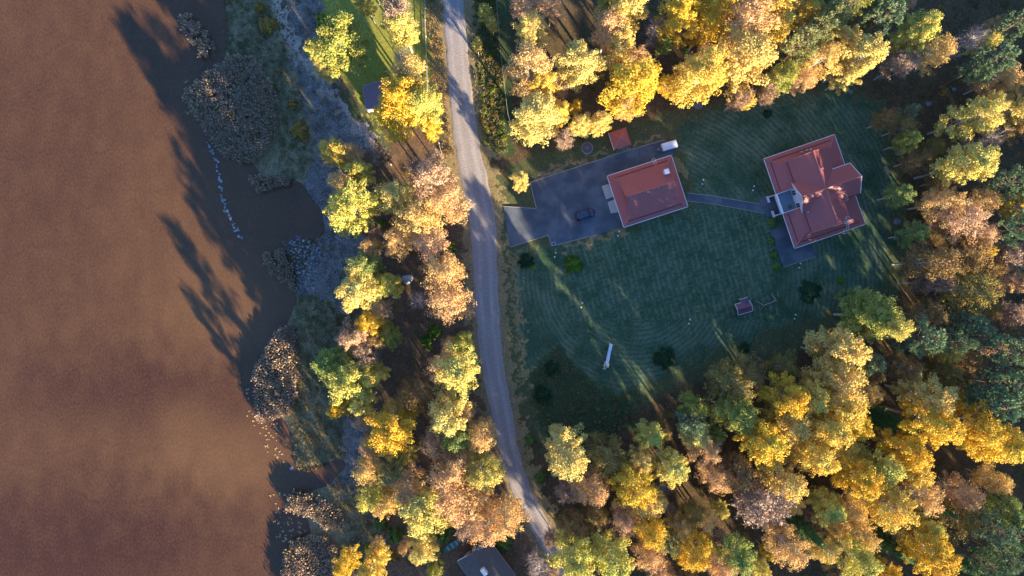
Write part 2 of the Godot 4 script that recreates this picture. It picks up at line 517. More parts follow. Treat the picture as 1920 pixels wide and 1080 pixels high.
func trunk_mesh(h: float, r: float, limbs: Array, twist: float) -> ArrayMesh:
	var st := new_st()
	var pts := []; var rad := []
	for i in 8:
		var t := i / 7.0
		pts.append(Vector3(sin(t * 3.0 + twist) * 0.25 * t, t * h, cos(t * 2.3 + twist) * 0.25 * t - 0.25 * t * cos(twist)))
		rad.append(r * pow(1.0 - t, 0.8) + 0.015)
	tube(st, pts, rad, 7)
	for l in limbs:
		tube(st, l[0], l[1], 4)
	st.generate_normals()
	return st.commit()

func stem_at(y: float, h: float, twist: float) -> Vector3:
	var t := y / h
	return Vector3(sin(t * 3.0 + twist) * 0.25 * t, y, cos(t * 2.3 + twist) * 0.25 * t - 0.25 * t * cos(twist))

func broad(clumps: int, per: int, rad: float, y0: float, size: float, twist: float, loose := 1.0) -> Array:   # 20 m tall broadleaf
	var d := tree_arrays()
	var limbs := []
	var lobes := []
	for i in 7: lobes.append(rng.randf_range(0.60, 1.15))
	for i in clumps:
		var t := pow(rng.randf(), 0.9)
		var y := lerpf(y0, 19.2, t)
		var prof := pow(sin(PI * (0.16 + 0.78 * t)), 0.75) * rad
		var ang := rng.randf() * TAU
		var lobe: float = lerpf(lobes[int(ang / TAU * 7.0) % 7], lobes[(int(ang / TAU * 7.0) + 1) % 7], fposmod(ang / TAU * 7.0, 1.0))
		var rr := prof * lobe * sqrt(rng.randf_range(0.10, 1.25))
		var c := Vector3(cos(ang) * rr, y, sin(ang) * rr)
		var cr := rng.randf_range(0.42, 0.95) * loose
		var outw := Vector3(cos(ang), 0.35, sin(ang)) * rng.randf_range(0.2, 0.75)
		var tone := rng.randf_range(0.80, 1.0)
		var hue := rng.randf_range(-0.07, 0.07)
		var s := stem_at(maxf(y0 - 2.0, y - rr * 0.8 - 0.6), 20.0, twist)
		if i % 2 == 0:
			limbs.append([[s, s.lerp(c, 0.55) + Vector3(0, -0.15, 0), c], [0.07, 0.045, 0.012]])
		for k in per:
			var o := rdir(0.25)
			var p := c + o * cr * pow(rng.randf(), 0.42) * Vector3(1.0, 0.8, 1.0)
			p += outw * o.dot(outw.normalized())
			var nn := (o + rdir(0.5) * 0.9).normalized()
			var dr := nn.cross(rdir()).normalized()
			var b := tone * rng.randf_range(0.80, 1.05)
			var q := hue + rng.randf_range(-0.05, 0.05)
			var l := size * rng.randf_range(0.7, 1.25)
			leaf(d, p, nn, dr, l, l * 0.7, Color(clampf(b * (1.0 + q * 0.4), 0, 1), clampf(b * (1.0 - q), 0, 1), clampf(b * (1.0 - q * 1.5), 0, 1)))
	return [commit(d), trunk_mesh(19.0, 0.20, limbs, twist)]

func twiggy(n_limb: int, leaves: int, twist: float) -> Array:    # nearly or wholly leafless: the crown is a haze of twigs
	var limbs := []
	var d := tree_arrays()
	for i in n_limb:
		var y := rng.randf_range(6.0, 17.0)
		var s := stem_at(y, 20.0, twist)
		var a := rng.randf() * TAU
		var len := rng.randf_range(2.0, 3.8) * (1.0 - 0.5 * absf((y - 10.0) / 10.0))
		var e := s + Vector3(cos(a) * len * 0.8, len * rng.randf_range(0.6, 1.0), sin(a) * len * 0.8)
		limbs.append([[s, s.lerp(e, 0.5) + Vector3(0, -0.12, 0), e], [0.075, 0.05, 0.02]])
		for k in 26:
			var f := rng.randf_range(0.25, 1.0)
			var b := s.lerp(e, f)
			var td := (rdir(0.5) + (e - s).normalized() * 0.8).normalized()
			var tl := rng.randf_range(0.7, 1.7)
			var nn := td.cross(rdir()).normalized()
			leaf(d, b + td * tl * 0.5, nn, td, tl, 0.05, Color(0.8, 0.78, 0.78) * rng.randf_range(0.7, 1.15))
			for j in 3:
				var u := (td + rdir(0.2) * 0.9).normalized()
				leaf(d, b + td * tl * rng.randf_range(0.4, 1.0) + u * 0.3, nn, u, rng.randf_range(0.4, 0.8), 0.035, Color(0.85, 0.8, 0.8) * rng.randf_range(0.7, 1.1))
			for j in leaves:
				var q := rdir(0.3)
				leaf(d, b + td * tl * rng.randf() + q * 0.25, rdir(0.6), rdir(), 0.24, 0.17, Color(0.95, 0.82, 0.7) * rng.randf_range(0.75, 1.0))
	for c in d.c.size(): d.c[c].a = 1.0
	return [commit(d), trunk_mesh(19.0, 0.17, limbs, twist)]

func pine(twist: float) -> Array:
	var d := tree_arrays()
	var limbs := []
	for i in 70:
		var t := pow(rng.randf(), 0.8)
		var y := lerpf(8.5, 19.4, t)
		var prof := 3.1 * pow(sin(PI * (0.18 + 0.74 * t)), 0.8)
		var a := rng.randf() * TAU
		var rr := prof * sqrt(rng.randf_range(0.1, 1.0))
		var c := Vector3(cos(a) * rr, y, sin(a) * rr)
		var s := stem_at(y - rr * 0.35, 20.0, twist)
		if i % 2 == 0: limbs.append([[s, s.lerp(c, 0.6), c], [0.08, 0.05, 0.015]])
		var tone := rng.randf_range(0.66, 0.95)
		var out := (c - s).normalized()
		for k in 22:      # brushes of needles pointing outwards and up
			var root := c + rdir() * Vector3(0.75, 0.4, 0.75) * rng.randf()
			var axis := (out + rdir(0.7) * 0.7).normalized()
			for j in 7:
				var nd := (axis + rdir() * 0.75).normalized()
				var b := tone * rng.randf_range(0.75, 1.06)
				leaf(d, root + nd * 0.2, nd.cross(rdir()).normalized(), nd, rng.randf_range(0.30, 0.46), 0.10, Color(b, b, b * rng.randf_range(0.85, 1.05)))
	for c in d.c.size(): d.c[c].a = 1.0
	return [commit(d), trunk_mesh(19.0, 0.21, limbs, twist)]

func spruce(twist: float) -> Array:
	var d := tree_arrays()
	var y := 1.4
	while y < 19.6:
		var t := y / 20.0
		var len := 3.2 * pow(1.0 - t, 0.8) + 0.1
		var n := int(6 + 5 * (1.0 - t))
		var off := rng.randf() * TAU
		for i in n:
			var a := off + TAU * i / n + rng.randf_range(-0.2, 0.2)
			var ln := len * rng.randf_range(0.75, 1.12)
			var dir := Vector3(cos(a), -0.28, sin(a)).normalized()
			var side := Vector3(-sin(a), 0, cos(a))
			var steps := maxi(3, int(ln / 0.2))
			for s in steps:
				var f := (s + 0.5) / steps
				var p := Vector3(0, y, 0) + dir * ln * f + Vector3(0, 0.25 * f * f, 0)
				var b := rng.randf_range(0.68, 1.0)
				for q in [-1.0, 1.0]:
					var bd: Vector3 = (dir * 0.75 + side * q + Vector3(0, -0.25, 0)).normalized()
					leaf(d, p + bd * 0.26, Vector3(rng.randf_range(-0.3, 0.3), 1, rng.randf_range(-0.3, 0.3)).normalized(), bd, 0.62 * lerpf(1.15, 0.55, f), 0.2, Color(b, b, b * 0.95))
		y += 0.52 - 0.18 * t
	for c in d.c.size(): d.c[c].a = 1.0
	return [commit(d), trunk_mesh(19.4, 0.2, [], twist)]

func bush(n: int, size: float) -> Mesh:      # 1 m high, 1 m radius
	var d := tree_arrays()
	for i in n:
		var o := rdir(0.35); o.y = absf(o.y)
		var k := rng.randf_range(0.72, 1.0)
		var nn := (o + rdir(0.4) * 0.7).normalized()
		var b := rng.randf_range(0.6, 1.0)
		leaf(d, o * Vector3(1, 0.95, 1) * k * (0.85 + 0.2 * sin(o.x * 7.0 + o.z * 5.0)), nn, nn.cross(rdir()).normalized(), size * rng.randf_range(0.7, 1.2), size * 0.6, Color(b, b, b * 0.95))
	return commit(d)

func leaf_mat(name_: String, c: Color, back := 0.35) -> StandardMaterial3D:
	var m := mat(name_, c, 0.75)
	m.vertex_color_use_as_albedo = true
	m.metallic_specular = 0.2
	m.cull_mode = BaseMaterial3D.CULL_DISABLED
	if back > 0.0:
		m.backlight_enabled = true
		m.backlight = Color(back, back, back * 0.8)
	return m

# crown centre x, y and crown radius on the plan, by kind
var trees := {
	"G": [1020,160,25, 1047,215,20, 1180,15,35, 1160,90,28, 1185,165,45, 1265,40,32, 1320,55,26, 1290,15,25, 1340,8,30, 1310,150,38, 1258,160,16, 1395,115,45, 1440,20,30, 1400,192,12, 1455,50,25, 1480,-5,25, 1510,22,22, 1575,80,24, 1735,742,34, 1742,790,34, 1815,800,36, 1858,830,36, 1905,835,34, 1692,840,32, 1702,882,28, 1600,890,36, 1660,942,34, 1592,800,28, 1574,836,24, 1740,1030,36, 1660,1072,20, 1425,825,38, 1475,790,30, 1470,745,34, 1540,800,34, 1520,850,34, 1465,900,32, 1480,938,17, 1535,1020,24, 1570,655,40, 1565,715,38, 1510,745,34, 1570,765,34, 1300,1030,28, 1190,910,34, 1212,935,26, 1215,990,28, 1200,860,22, 755,188,34, 740,222,28, 806,240,15, 630,290,20, 735,802,36, 700,702,20, 635,765,14, 842,975,9, 650,1055,16, 700,1060,22, 1080,200,10, 1122,230,18, 1840,470,13, 1905,390,22, 1765,665,14, 1440,1036,12, 695,605,20],
	"Y": [995,60,24, 1085,125,36, 1005,225,38, 1205,120,14, 1600,5,22, 1610,110,32, 1590,142,20, 1715,60,28, 1845,80,16, 1850,205,20, 1905,205,22, 1805,310,34, 1640,872,32, 1725,985,24, 1600,1040,30, 1300,815,24, 1256,872,29, 1545,945,28, 1350,955,13, 1424,1062,15, 1060,855,36, 1219,814,24, 1075,1040,36, 1145,1042,34, 675,325,17, 665,395,34, 745,370,26, 675,545,30, 680,503,22, 730,533,20, 660,710,34, 680,755,20, 860,690,36, 905,880,26, 700,925,20, 795,950,38, 792,1025,20, 755,55,26, 600,100,16, 610,130,14, 795,205,28, 1090,235,17, 760,855,14, 975,338,15, 910,25,10, 924,45,8, 895,85,7, 685,8,12, 1820,222,30, 840,780,32, 1655,612,26],
	"O": [985,5,25, 1035,12,18, 992,135,38, 1108,115,15, 1040,245,8, 1140,60,30, 1190,110,20, 1175,200,20, 1325,115,22, 1400,40,40, 1535,115,26, 1500,155,18, 1700,80,22, 1745,100,28, 1700,10,10, 1870,150,25, 1895,165,20, 1865,45,12, 1765,380,28, 1830,380,26, 1805,415,32, 1835,440,22, 1905,530,20, 1620,735,20, 1715,930,32, 1800,925,28, 1865,900,22, 1590,950,22, 1607,995,26, 1850,1075,14, 1247,815,9, 1320,842,24, 1337,893,25, 1555,985,16, 1475,1020,30, 1315,970,20, 1345,1055,26, 1250,1075,16, 1085,910,24, 1115,915,26, 1175,975,24, 1215,1035,26, 1230,1070,20, 660,292,18, 645,345,22, 697,465,16, 815,345,30, 840,380,28, 785,420,32, 750,450,24, 805,450,26, 835,515,32, 845,570,32, 715,580,16, 670,635,24, 710,640,15, 650,665,14, 845,650,16, 835,692,26, 685,785,16, 745,770,22, 700,830,20, 820,825,22, 870,770,18, 900,820,24, 695,875,22, 845,880,32, 770,910,26, 728,940,22, 850,925,36, 890,920,26, 915,980,28, 950,965,30, 765,150,28, 705,1025,10, 760,1020,10, 1270,985,20],
	"T": [1620,40,16, 1690,240,20, 1895,240,22, 1745,282,18, 1715,300,22, 1760,340,16, 1750,440,18, 1815,470,30, 1750,490,32, 1860,500,20, 1820,540,38, 1735,590,24, 1810,672,24, 1850,580,18, 1690,690,24, 1630,700,20, 1770,700,20, 1800,745,22, 1805,760,20, 1795,975,32, 1385,885,30, 1300,960,22, 1290,1072,20, 1580,1062,24, 1138,850,32, 1080,985,26, 1115,970,22, 775,740,26, 1370,715,38, 1400,700,26, 1470,690,24, 1660,225,18],
	"K": [1048,165,17, 1060,262,16, 1385,185,18, 1440,175,18, 1690,120,26, 1780,345,14, 1900,480,26, 1745,530,20, 1860,650,22, 1900,590,24, 1735,918,14, 1680,990,20, 1425,945,42, 1520,965,16, 1344,999,18, 1065,920,20, 1245,945,14, 1032,1010,14, 1035,1065,14, 715,290,15, 790,330,22, 815,300,16, 695,430,16, 690,665,20, 880,980,22, 850,947,20, 745,25,28],
	"B": [1225,60,22, 1805,85,24, 1845,262,24, 1245,910,14, 1010,1060,24, 780,375,14, 787,565,18, 758,115,16],
	"L": [1245,85,15, 1465,150,22, 1660,10,22, 1700,265,18, 1685,365,18, 1712,440,20, 1630,595,40, 1880,955,26, 1375,775,32, 1300,760,20, 1340,815,14, 1374,1038,29, 690,500,22, 730,630,16, 625,680,26, 865,645,18, 855,815,24, 640,85,36, 815,1065,12, 1135,10,18, 1600,560,16, 1545,640,14],
	"V": [1496,90,28, 1530,64,28, 1552,40,27, 1580,14,26, 738,880,22, 1250,1010,22],
	"P": [1650,38,25, 1850,120,28, 1900,50,25, 1820,135,20, 1700,212,12, 1885,345,28, 1915,352,24, 1900,430,28, 1715,630,32, 1775,640,20, 1830,630,22, 1808,606,22, 1620,680,22, 1895,660,32, 1880,722,32, 1850,757,34, 1848,985,28, 1895,1000,28, 1868,1036,26, 1840,1050,22, 1290,790,24, 1915,760,26],
	"S": [1680,795,26, 1755,950,20, 1685,1030,28, 1800,1055,24, 1510,995,26]}
var said := {"G": ["golden_birch", "birch", "golden yellow birch"], "Y": ["yellow_birch", "birch", "pale lemon-green birch"], "O": ["orange_birch", "birch", "orange-tan birch"], "T": ["shaded_birch", "birch", "shade-darkened brown-gold birch"],
	"K": ["thin_birch", "birch", "thin pinkish-grey birch"], "B": ["bare_tree", "bare tree", "leafless tree with pale limbs"], "L": ["green_tree", "tree", "green broad-leaved tree"], "V": ["olive_pine", "pine", "olive-green pine"], "P": ["pine_tree", "pine", "blue-green pine"], "S": ["spruce_tree", "spruce", "dark green pointed spruce"]}
var marks := [[1525, 360, "the house with the balcony"], [1215, 358, "the red-roofed garage"], [1254, 273, "the white trailer"], [1162, 260, "the small red-roofed shed"], [1395, 575, "the playhouse"], [1138, 670, "the white slide"], [1101, 278, "the dark round lid"], [705, 178, "the purple-roofed cabin"], [900, 1050, "the dark-roofed cabin"], [565, 490, "the stony spit"],
	[1920, 0, "the top right corner"], [1920, 1080, "the bottom right corner"], [1920, 540, "the middle of the right edge"], [1390, 0, "the top edge above the garage"], [1300, 1080, "the bottom edge below the slide"], [1620, 1080, "the bottom edge below the house"], [1620, 0, "the top edge above the house"], [1060, 0, "the top edge right of the road"], [740, 0, "the top edge left of the road"],
	[1076, 497, "the round green lawn bush"], [940, 420, "the driveway mouth"], [1030, 1010, "the lower end of the road"], [688, 800, "the green boat on the shore"], [600, 1060, "the bottom left reed bed"], [1662, 318, "the garden bench"], [1250, 672, "the dark lawn bush"], [1440, 565, "the swing"], [765, 524, "the pale flat boulder"], [912, 620, "the middle of the road"]]
var ranks := ["nearest", "second nearest", "third nearest", "fourth nearest", "fifth nearest", "sixth nearest", "seventh nearest", "eighth nearest", "ninth nearest", "tenth nearest", "eleventh nearest", "twelfth nearest"]

func tree_label(kind: String, i: int) -> String:
	var list = trees[kind]
	var me := Vector2(list[i], list[i + 1])
	var best := 1e9
	var out := ""
	for m in marks:
		var p := Vector2(m[0], m[1])
		var d := me.distance_to(p)
		var rank := 0
		for j in range(0, list.size(), 3):
			if j != i and Vector2(list[j], list[j + 1]).distance_to(p) < d: rank += 1
		if rank > 11: continue
		var score := rank * 60.0 + d
		if score < best:
			best = score
			out = "%s, %s of its kind to %s" % [said[kind][2], ranks[rank], m[2]]
	return out

func build_trees() -> void:
	var full := []
	for i in 6: full.append(broad(84 + i * 5, 150, [3.3, 3.0, 3.6, 3.2, 2.8, 3.5][i], [6.0, 7.0, 5.0, 8.0, 6.5, 7.5][i], 0.25, i * 1.7))
	var airy := []
	for i in 4: airy.append(broad(76, 120, [3.2, 2.9, 3.4, 3.1][i], 6.5, 0.22, i * 2.1, 1.15))
	var thin := [twiggy(46, 6, 0.4), twiggy(52, 4, 2.2), twiggy(44, 7, 3.9)]
	var bare := [twiggy(34, 0, 1.0), twiggy(40, 0, 2.9)]
	var pines := [pine(0.3), pine(1.9), pine(3.3)]
	var spruces := [spruce(0.2), spruce(2.0)]
	leafy = {"G": full, "Y": full, "O": airy, "T": airy, "K": thin, "B": bare, "L": full, "V": pines, "P": pines, "S": spruces}
	var tint := {"G": [Color(0.82, 0.57, 0.07), Color(0.84, 0.61, 0.12), Color(0.80, 0.52, 0.06), Color(0.82, 0.60, 0.17)], "Y": [Color(0.72, 0.62, 0.16), Color(0.64, 0.59, 0.13), Color(0.78, 0.63, 0.19)], "O": [Color(0.78, 0.50, 0.19), Color(0.75, 0.46, 0.20), Color(0.80, 0.54, 0.17), Color(0.74, 0.47, 0.26)], "T": [Color(0.38, 0.26, 0.09), Color(0.35, 0.22, 0.08), Color(0.34, 0.26, 0.07)],  # T: orange-tan leaf colour darkened, putting shade into these crowns
		"K": [Color(0.52, 0.41, 0.31), Color(0.50, 0.37, 0.26)], "B": [Color(0.42, 0.36, 0.33)], "L": [Color(0.34, 0.40, 0.10), Color(0.42, 0.42, 0.09), Color(0.27, 0.34, 0.10)], "V": [Color(0.50, 0.50, 0.20)], "P": [Color(0.26, 0.38, 0.20), Color(0.32, 0.42, 0.22)], "S": [Color(0.13, 0.24, 0.07)]}
	var birch := tex_mat("birch_bark", 41, Color(0.35, 0.32, 0.29), Color(0.62, 0.59, 0.55), 1.2, 0.8)
	var bark := tex_mat("pine_bark", 42, Color(0.10, 0.07, 0.05), Color(0.24, 0.15, 0.10), 1.2, 0.9)
	var mats := {}
	for k in tint:
		mats[k] = []
		for c in tint[k]: mats[k].append(leaf_mat("leaves_" + k + str(mats[k].size()), c, 0.0 if k in ["K", "B"] else 0.25 if k in ["P", "S", "V"] else 0.45))
	for kind in trees:
		var list = trees[kind]
		for i in range(0, list.size(), 3):
			var r: float = list[i + 2]
			var h := clampf(4.5 + r * 0.5, 5.0, 21.5) * rng.randf_range(0.93, 1.05)
			if list[i] < 960: h = minf(h * (1.28 if list[i] < 730 else 1.12), 23.0)
			if list[i] > 1640 and list[i] < 1800 and list[i + 1] > 470 and list[i + 1] < 720: h *= 1.38
			if list[i] > 1650 and kind in ["O", "T", "L", "K"]: h *= 0.86
			if kind == "T": h *= 0.84
			if kind in ["P", "V"]: h = clampf(h + 2.0, 9.0, 22.0)
			if kind == "S": h *= 0.92
			var proto = leafy[kind][(i / 3 + int(r)) % leafy[kind].size()]
			var c := at(list[i], list[i + 1], h * (0.5 if kind == "S" else 0.64))
			var t := thing(said[kind][0], tree_label(kind, i), said[kind][1], Vector3(c.x, ground_y(c.x, c.z) - 0.1, c.z), rng.randf() * 360.0, said[kind][2] + " trees")
			var wide := r * S * (H - h * 0.64) / H / (2.62 if list[i] < 960 else 2.85)
			if kind == "S": wide *= 0.9
			t.scale = Vector3(wide, h / 20.0, wide)
			mesh_node("trunk", proto[1], bark if kind in ["P", "S", "V"] else birch, t)
			mesh_node("crown", proto[0], mats[kind][rng.randi() % mats[kind].size()], t)
	# the wood goes on past the picture's lower and right edges and shades what lies in view
	var spots := []
	for k in 1800:
		var px := rng.randf_range(700.0, 2320.0); var py := rng.randf_range(-60.0, 1560.0)
		if (px < 1990.0 and py < 1150.0) or px < 900.0: continue
		if absf(px - (1085.0 + (py - 1110.0) * 0.8)) < 40.0: continue
		if absf((px - 1000.0) * 0.82 - (py - 462.0) * 0.57) < 30.0: continue
		var ok := true
		for s in spots:
			if Vector2(px, py).distance_to(s) < 38.0: ok = false; break
		if ok: spots.append(Vector2(px, py))
	var sets := [["G", 0], ["O", 1], ["P", 0], ["Y", 3]]
	for q in 4:
		var mm := MultiMesh.new()
		mm.transform_format = MultiMesh.TRANSFORM_3D
		var p = leafy[sets[q][0]][sets[q][1]]
		var both := ArrayMesh.new()
		both.add_surface_from_arrays(Mesh.PRIMITIVE_TRIANGLES, p[0].surface_get_arrays(0))
		both.add_surface_from_arrays(Mesh.PRIMITIVE_TRIANGLES, p[1].surface_get_arrays(0))
		both.surface_set_material(0, mats[sets[q][0]][0])
		both.surface_set_material(1, bark if sets[q][0] == "P" else birch)
		mm.mesh = both
		var mine := spots.filter(func(s): return int(s.x * 7.0 + s.y * 3.0) % 4 == q)
		mm.instance_count = mine.size()
		for i in mine.size():
			var v := at(mine[i].x, mine[i].y)
			mm.set_instance_transform(i, Transform3D(Basis(Vector3.UP, rng.randf() * TAU).scaled(Vector3(1.0, rng.randf_range(1.0, 1.15) if mine[i].y < 900.0 else rng.randf_range(0.78, 0.95), 1.0)), v))
		var o := MultiMeshInstance3D.new()
		o.multimesh = mm
		o.name = numbered("woodland")
		add_child(o)
		tag(o, ["golden birches of the wood past the picture edges", "orange birches of the wood past the picture edges", "pines of the wood past the picture edges", "lemon-green birches of the wood past the picture edges"][q], "woodland", "", "stuff")

func scatter(called: String, label: String, category: String, mesh: Mesh, m: Material, xf: Array, cols: Array = []) -> void:
	var mm := MultiMesh.new()
	mm.transform_format = MultiMesh.TRANSFORM_3D
	mm.use_colors = cols.size() > 0
	mm.mesh = mesh
	mm.instance_count = xf.size()
	for i in xf.size():
		mm.set_instance_transform(i, xf[i])
		if cols.size(): mm.set_instance_color(i, cols[i])
	var o := MultiMeshInstance3D.new()
	o.multimesh = mm
	o.material_override = m
	o.name = numbered(called)
	add_child(o)
	tag(o, label, category, "", "stuff")

func spread(poly: Array, per_m2: float) -> Array:
	var pl := PackedVector2Array()
	for i in range(0, poly.size(), 2): pl.append(Vector2(poly[i], poly[i + 1]))
	var lo := pl[0]; var hi := pl[0]
	for p in pl: lo = lo.min(p); hi = hi.max(p)
	var out := []
	for k in int((hi.x - lo.x) * (hi.y - lo.y) * S * S * per_m2):
		var p := Vector2(rng.randf_range(lo.x, hi.x), rng.randf_range(lo.y, hi.y))
		if Geometry2D.is_point_in_polygon(p, pl): out.append(p)
	return out

# ---------- low plants, stones ----------
func tuft(blades: int, h: float, spread_: float, w: float, plume: bool) -> Mesh:
	var d := tree_arrays()
	for i in blades:
		var a := rng.randf() * TAU
		var foot := Vector3(cos(a), 0, sin(a)) * spread_ * sqrt(rng.randf())
		var lean := Vector3(rng.randfn() * 0.22, 1.0, rng.randfn() * 0.22).normalized()
		var l := h * rng.randf_range(0.7, 1.1)
		var b := rng.randf_range(0.65, 1.0)
		leaf(d, foot + lean * l * 0.5, lean.cross(rdir()).normalized(), lean, l, w, Color(b, b, b))
		var bend := (lean + rdir() * 0.7).normalized()
		leaf(d, foot + lean * l * 0.7 + bend * l * 0.15, bend.cross(rdir()).normalized(), bend, l * 0.45, w * 1.3, Color(b, b, b))
		if plume:
			b = rng.randf_range(0.85, 1.0)
			leaf(d, foot + lean * l * 1.02, rdir(0.5), (lean + rdir() * 0.7).normalized(), 0.46, 0.18, Color(b, b * 0.97, b * 0.95))
	return commit(d)

func rock_mesh(s: int) -> Mesh:
	var n := noise(s, 0.9, 2)
	var st := new_st()
	var rings := []
	for j in 5:
		var t := PI * (j + 0.5) / 5.0
		var ring := []
		for k in 8:
			var a := TAU * k / 8.0
			var v := Vector3(sin(t) * cos(a), cos(t) * 0.7, sin(t) * sin(a))
			ring.append(v * (0.5 + 0.22 * n.get_noise_3dv(v * 1.3)))
		rings.append(ring)
	loft(st, rings)
	st.generate_normals()
	return st.commit()

func build_low() -> void:
	var reed := leaf_mat("reed", Color(0.66, 0.54, 0.40), 0.3)
	var tufts := [tuft(16, 1.7, 0.32, 0.055, true), tuft(12, 0.55, 0.3, 0.06, false)]
	var beds := [[[345, 182, 395, 140, 440, 108, 480, 112, 508, 150, 522, 205, 516, 262, 472, 306, 430, 298, 392, 250], 5.0, "grey-brown reed bed standing off the upper shore"], [[480, 700, 500, 655, 528, 612, 552, 612, 562, 680, 556, 740, 545, 775, 486, 792], 5.5, "pale reed bed at the lake edge left of the marsh"], [[498, 476, 530, 470, 548, 500, 556, 545, 536, 526, 505, 504], 5.0, "small reed clump beside the stony spit"], [[532, 1110, 536, 1030, 560, 1008, 600, 1000, 640, 1030, 690, 1060, 700, 1110], 5.5, "tan reed bed at the bottom left shore"], [[545, 922, 600, 930, 640, 958, 650, 985, 615, 990, 590, 965, 540, 955], 4.0, "yellowish reed strip reaching across the inlet"], [[335, 40, 352, 25, 402, 80, 400, 112, 375, 108], 1.6, "thin reeds in the water near the top"], [[470, 335, 530, 325, 545, 345, 490, 360], 3.0, "dark reed fringe below the large reed bed"]]
	for b in beds:
		var xf := []; var cols := []
		for p in spread(b[0], b[1]):
			var v := at(p.x, p.y)
			var k := rng.randf_range(0.7, 1.15)
			xf.append(Transform3D(Basis(Vector3.UP, rng.randf() * TAU).scaled(Vector3(k, k, k)), Vector3(v.x, maxf(ground_y(v.x, v.z), WATER - 0.1), v.z)))
			var t := rng.randf_range(0.78, 1.0)
			cols.append(Color(t, t * rng.randf_range(0.9, 1.0), t * rng.randf_range(0.8, 1.0)))
		scatter("reed_bed", b[2], "reeds", tufts[0], reed, xf, cols)
	var grass := leaf_mat("marsh_grass", Color(0.44, 0.37, 0.20), 0.3)
	var meadow := [[[525, -20, 600, -20, 606, 90, 640, 200, 680, 290, 640, 300, 630, 380, 680, 440, 680, 470, 640, 560, 610, 560, 600, 430, 600, 330, 575, 230, 550, 120], 0.9, "dry scattered tufts over the shore mud"], [[415, -20, 500, -20, 515, 40, 545, 120, 575, 220, 585, 300, 555, 345, 525, 320, 520, 200, 500, 130, 425, 100], 3.0, "green marsh grass on the upper shore"], [[552, 550, 620, 560, 648, 640, 640, 760, 650, 850, 600, 880, 560, 885, 545, 800, 560, 700], 3.5, "dark green marsh grass of the middle shore"], [[610, 905, 680, 930, 700, 1000, 720, 1090, 690, 1060, 640, 1020, 655, 985], 3.0, "marsh grass behind the bottom left reeds"], [[1000, 700, 1050, 650, 1130, 740, 1190, 745, 1170, 800, 1090, 830, 1020, 810], 2.5, "unmown long grass at the lawn's lower left corner"], [[880, -20, 930, -20, 945, 120, 950, 290, 905, 270, 890, 150], 3.0, "rank roadside grass right of the road"], [[800, -20, 828, -20, 834, 100, 840, 220, 855, 300, 832, 290, 815, 200], 3.0, "dry verge grass left of the road"]]
	for b in meadow:
		var xf := []; var cols := []
		var dry: bool = "dry" in b[2]
		for p in spread(b[0], b[1]):
			var v := at(p.x, p.y)
			var k := rng.randf_range(0.7, 1.3)
			xf.append(Transform3D(Basis(Vector3.UP, rng.randf() * TAU).scaled(Vector3(k, k, k)), Vector3(v.x, ground_y(v.x, v.z), v.z)))
			var t := rng.randf_range(0.45, 1.0)
			cols.append(Color(minf(t * (1.3 if dry else 1.0), 1.0), t * (0.95 if dry else 1.0), t * 0.8))
		scatter("long_grass", b[2], "grass", tufts[1], grass, xf, cols)
	# shrubs of the forest floor
	var low := [bush(260, 0.16), bush(150, 0.20)]
	var under := leaf_mat("undergrowth", Color(0.40, 0.34, 0.12), 0.3)
	var woods := [[[1000, -40, 1960, -40, 1960, 180, 1760, 200, 1560, 150, 1400, 175, 1240, 200, 1100, 235, 980, 270], "low autumn shrubs under the upper wood"], [[1700, 180, 1960, 160, 1960, 1110, 1000, 1110, 1100, 840, 1220, 760, 1420, 690, 1600, 610, 1700, 500], "low autumn shrubs under the right-hand wood"], [[640, 300, 830, 300, 870, 420, 890, 560, 930, 800, 990, 940, 960, 1000, 760, 1100, 680, 900, 640, 720, 680, 560], "low autumn shrubs of the lakeside wood"]]
	for w in woods:
		var xf := []; var cols := []
		for p in spread(w[0], 0.09):
			var v := at(p.x, p.y)
			if zone[clampi(int((p.y - TY0) / TP), 0, TH - 1) * TW + clampi(int((p.x - TX0) / TP), 0, TW - 1)] not in [0, 9]: continue
			var k := rng.randf_range(0.3, 1.0)
			xf.append(Transform3D(Basis(Vector3.UP, rng.randf() * TAU).scaled(Vector3(k, k * rng.randf_range(0.8, 1.6), k)), Vector3(v.x, -0.1, v.z)))
			cols.append([Color(1, 0.8, 0.4), Color(0.5, 0.75, 0.4), Color(0.35, 0.6, 0.35), Color(0.9, 0.6, 0.45), Color(0.4, 0.35, 0.3)][rng.randi() % 5])
		scatter("undergrowth", w[1], "shrubs", low[1], under, xf, cols)
	# single bushes: x, y, radius, height, tint, label
	var green := [leaf_mat("bush_green", Color(0.13, 0.26, 0.03), 0.3), leaf_mat("bush_dark", Color(0.035, 0.085, 0.035), 0.15), leaf_mat("bush_lime", Color(0.34, 0.36, 0.05), 0.35), leaf_mat("bush_leafy", Color(0.17, 0.27, 0.06), 0.3), leaf_mat("bush_rust", Color(0.42, 0.26, 0.06), 0.3)]
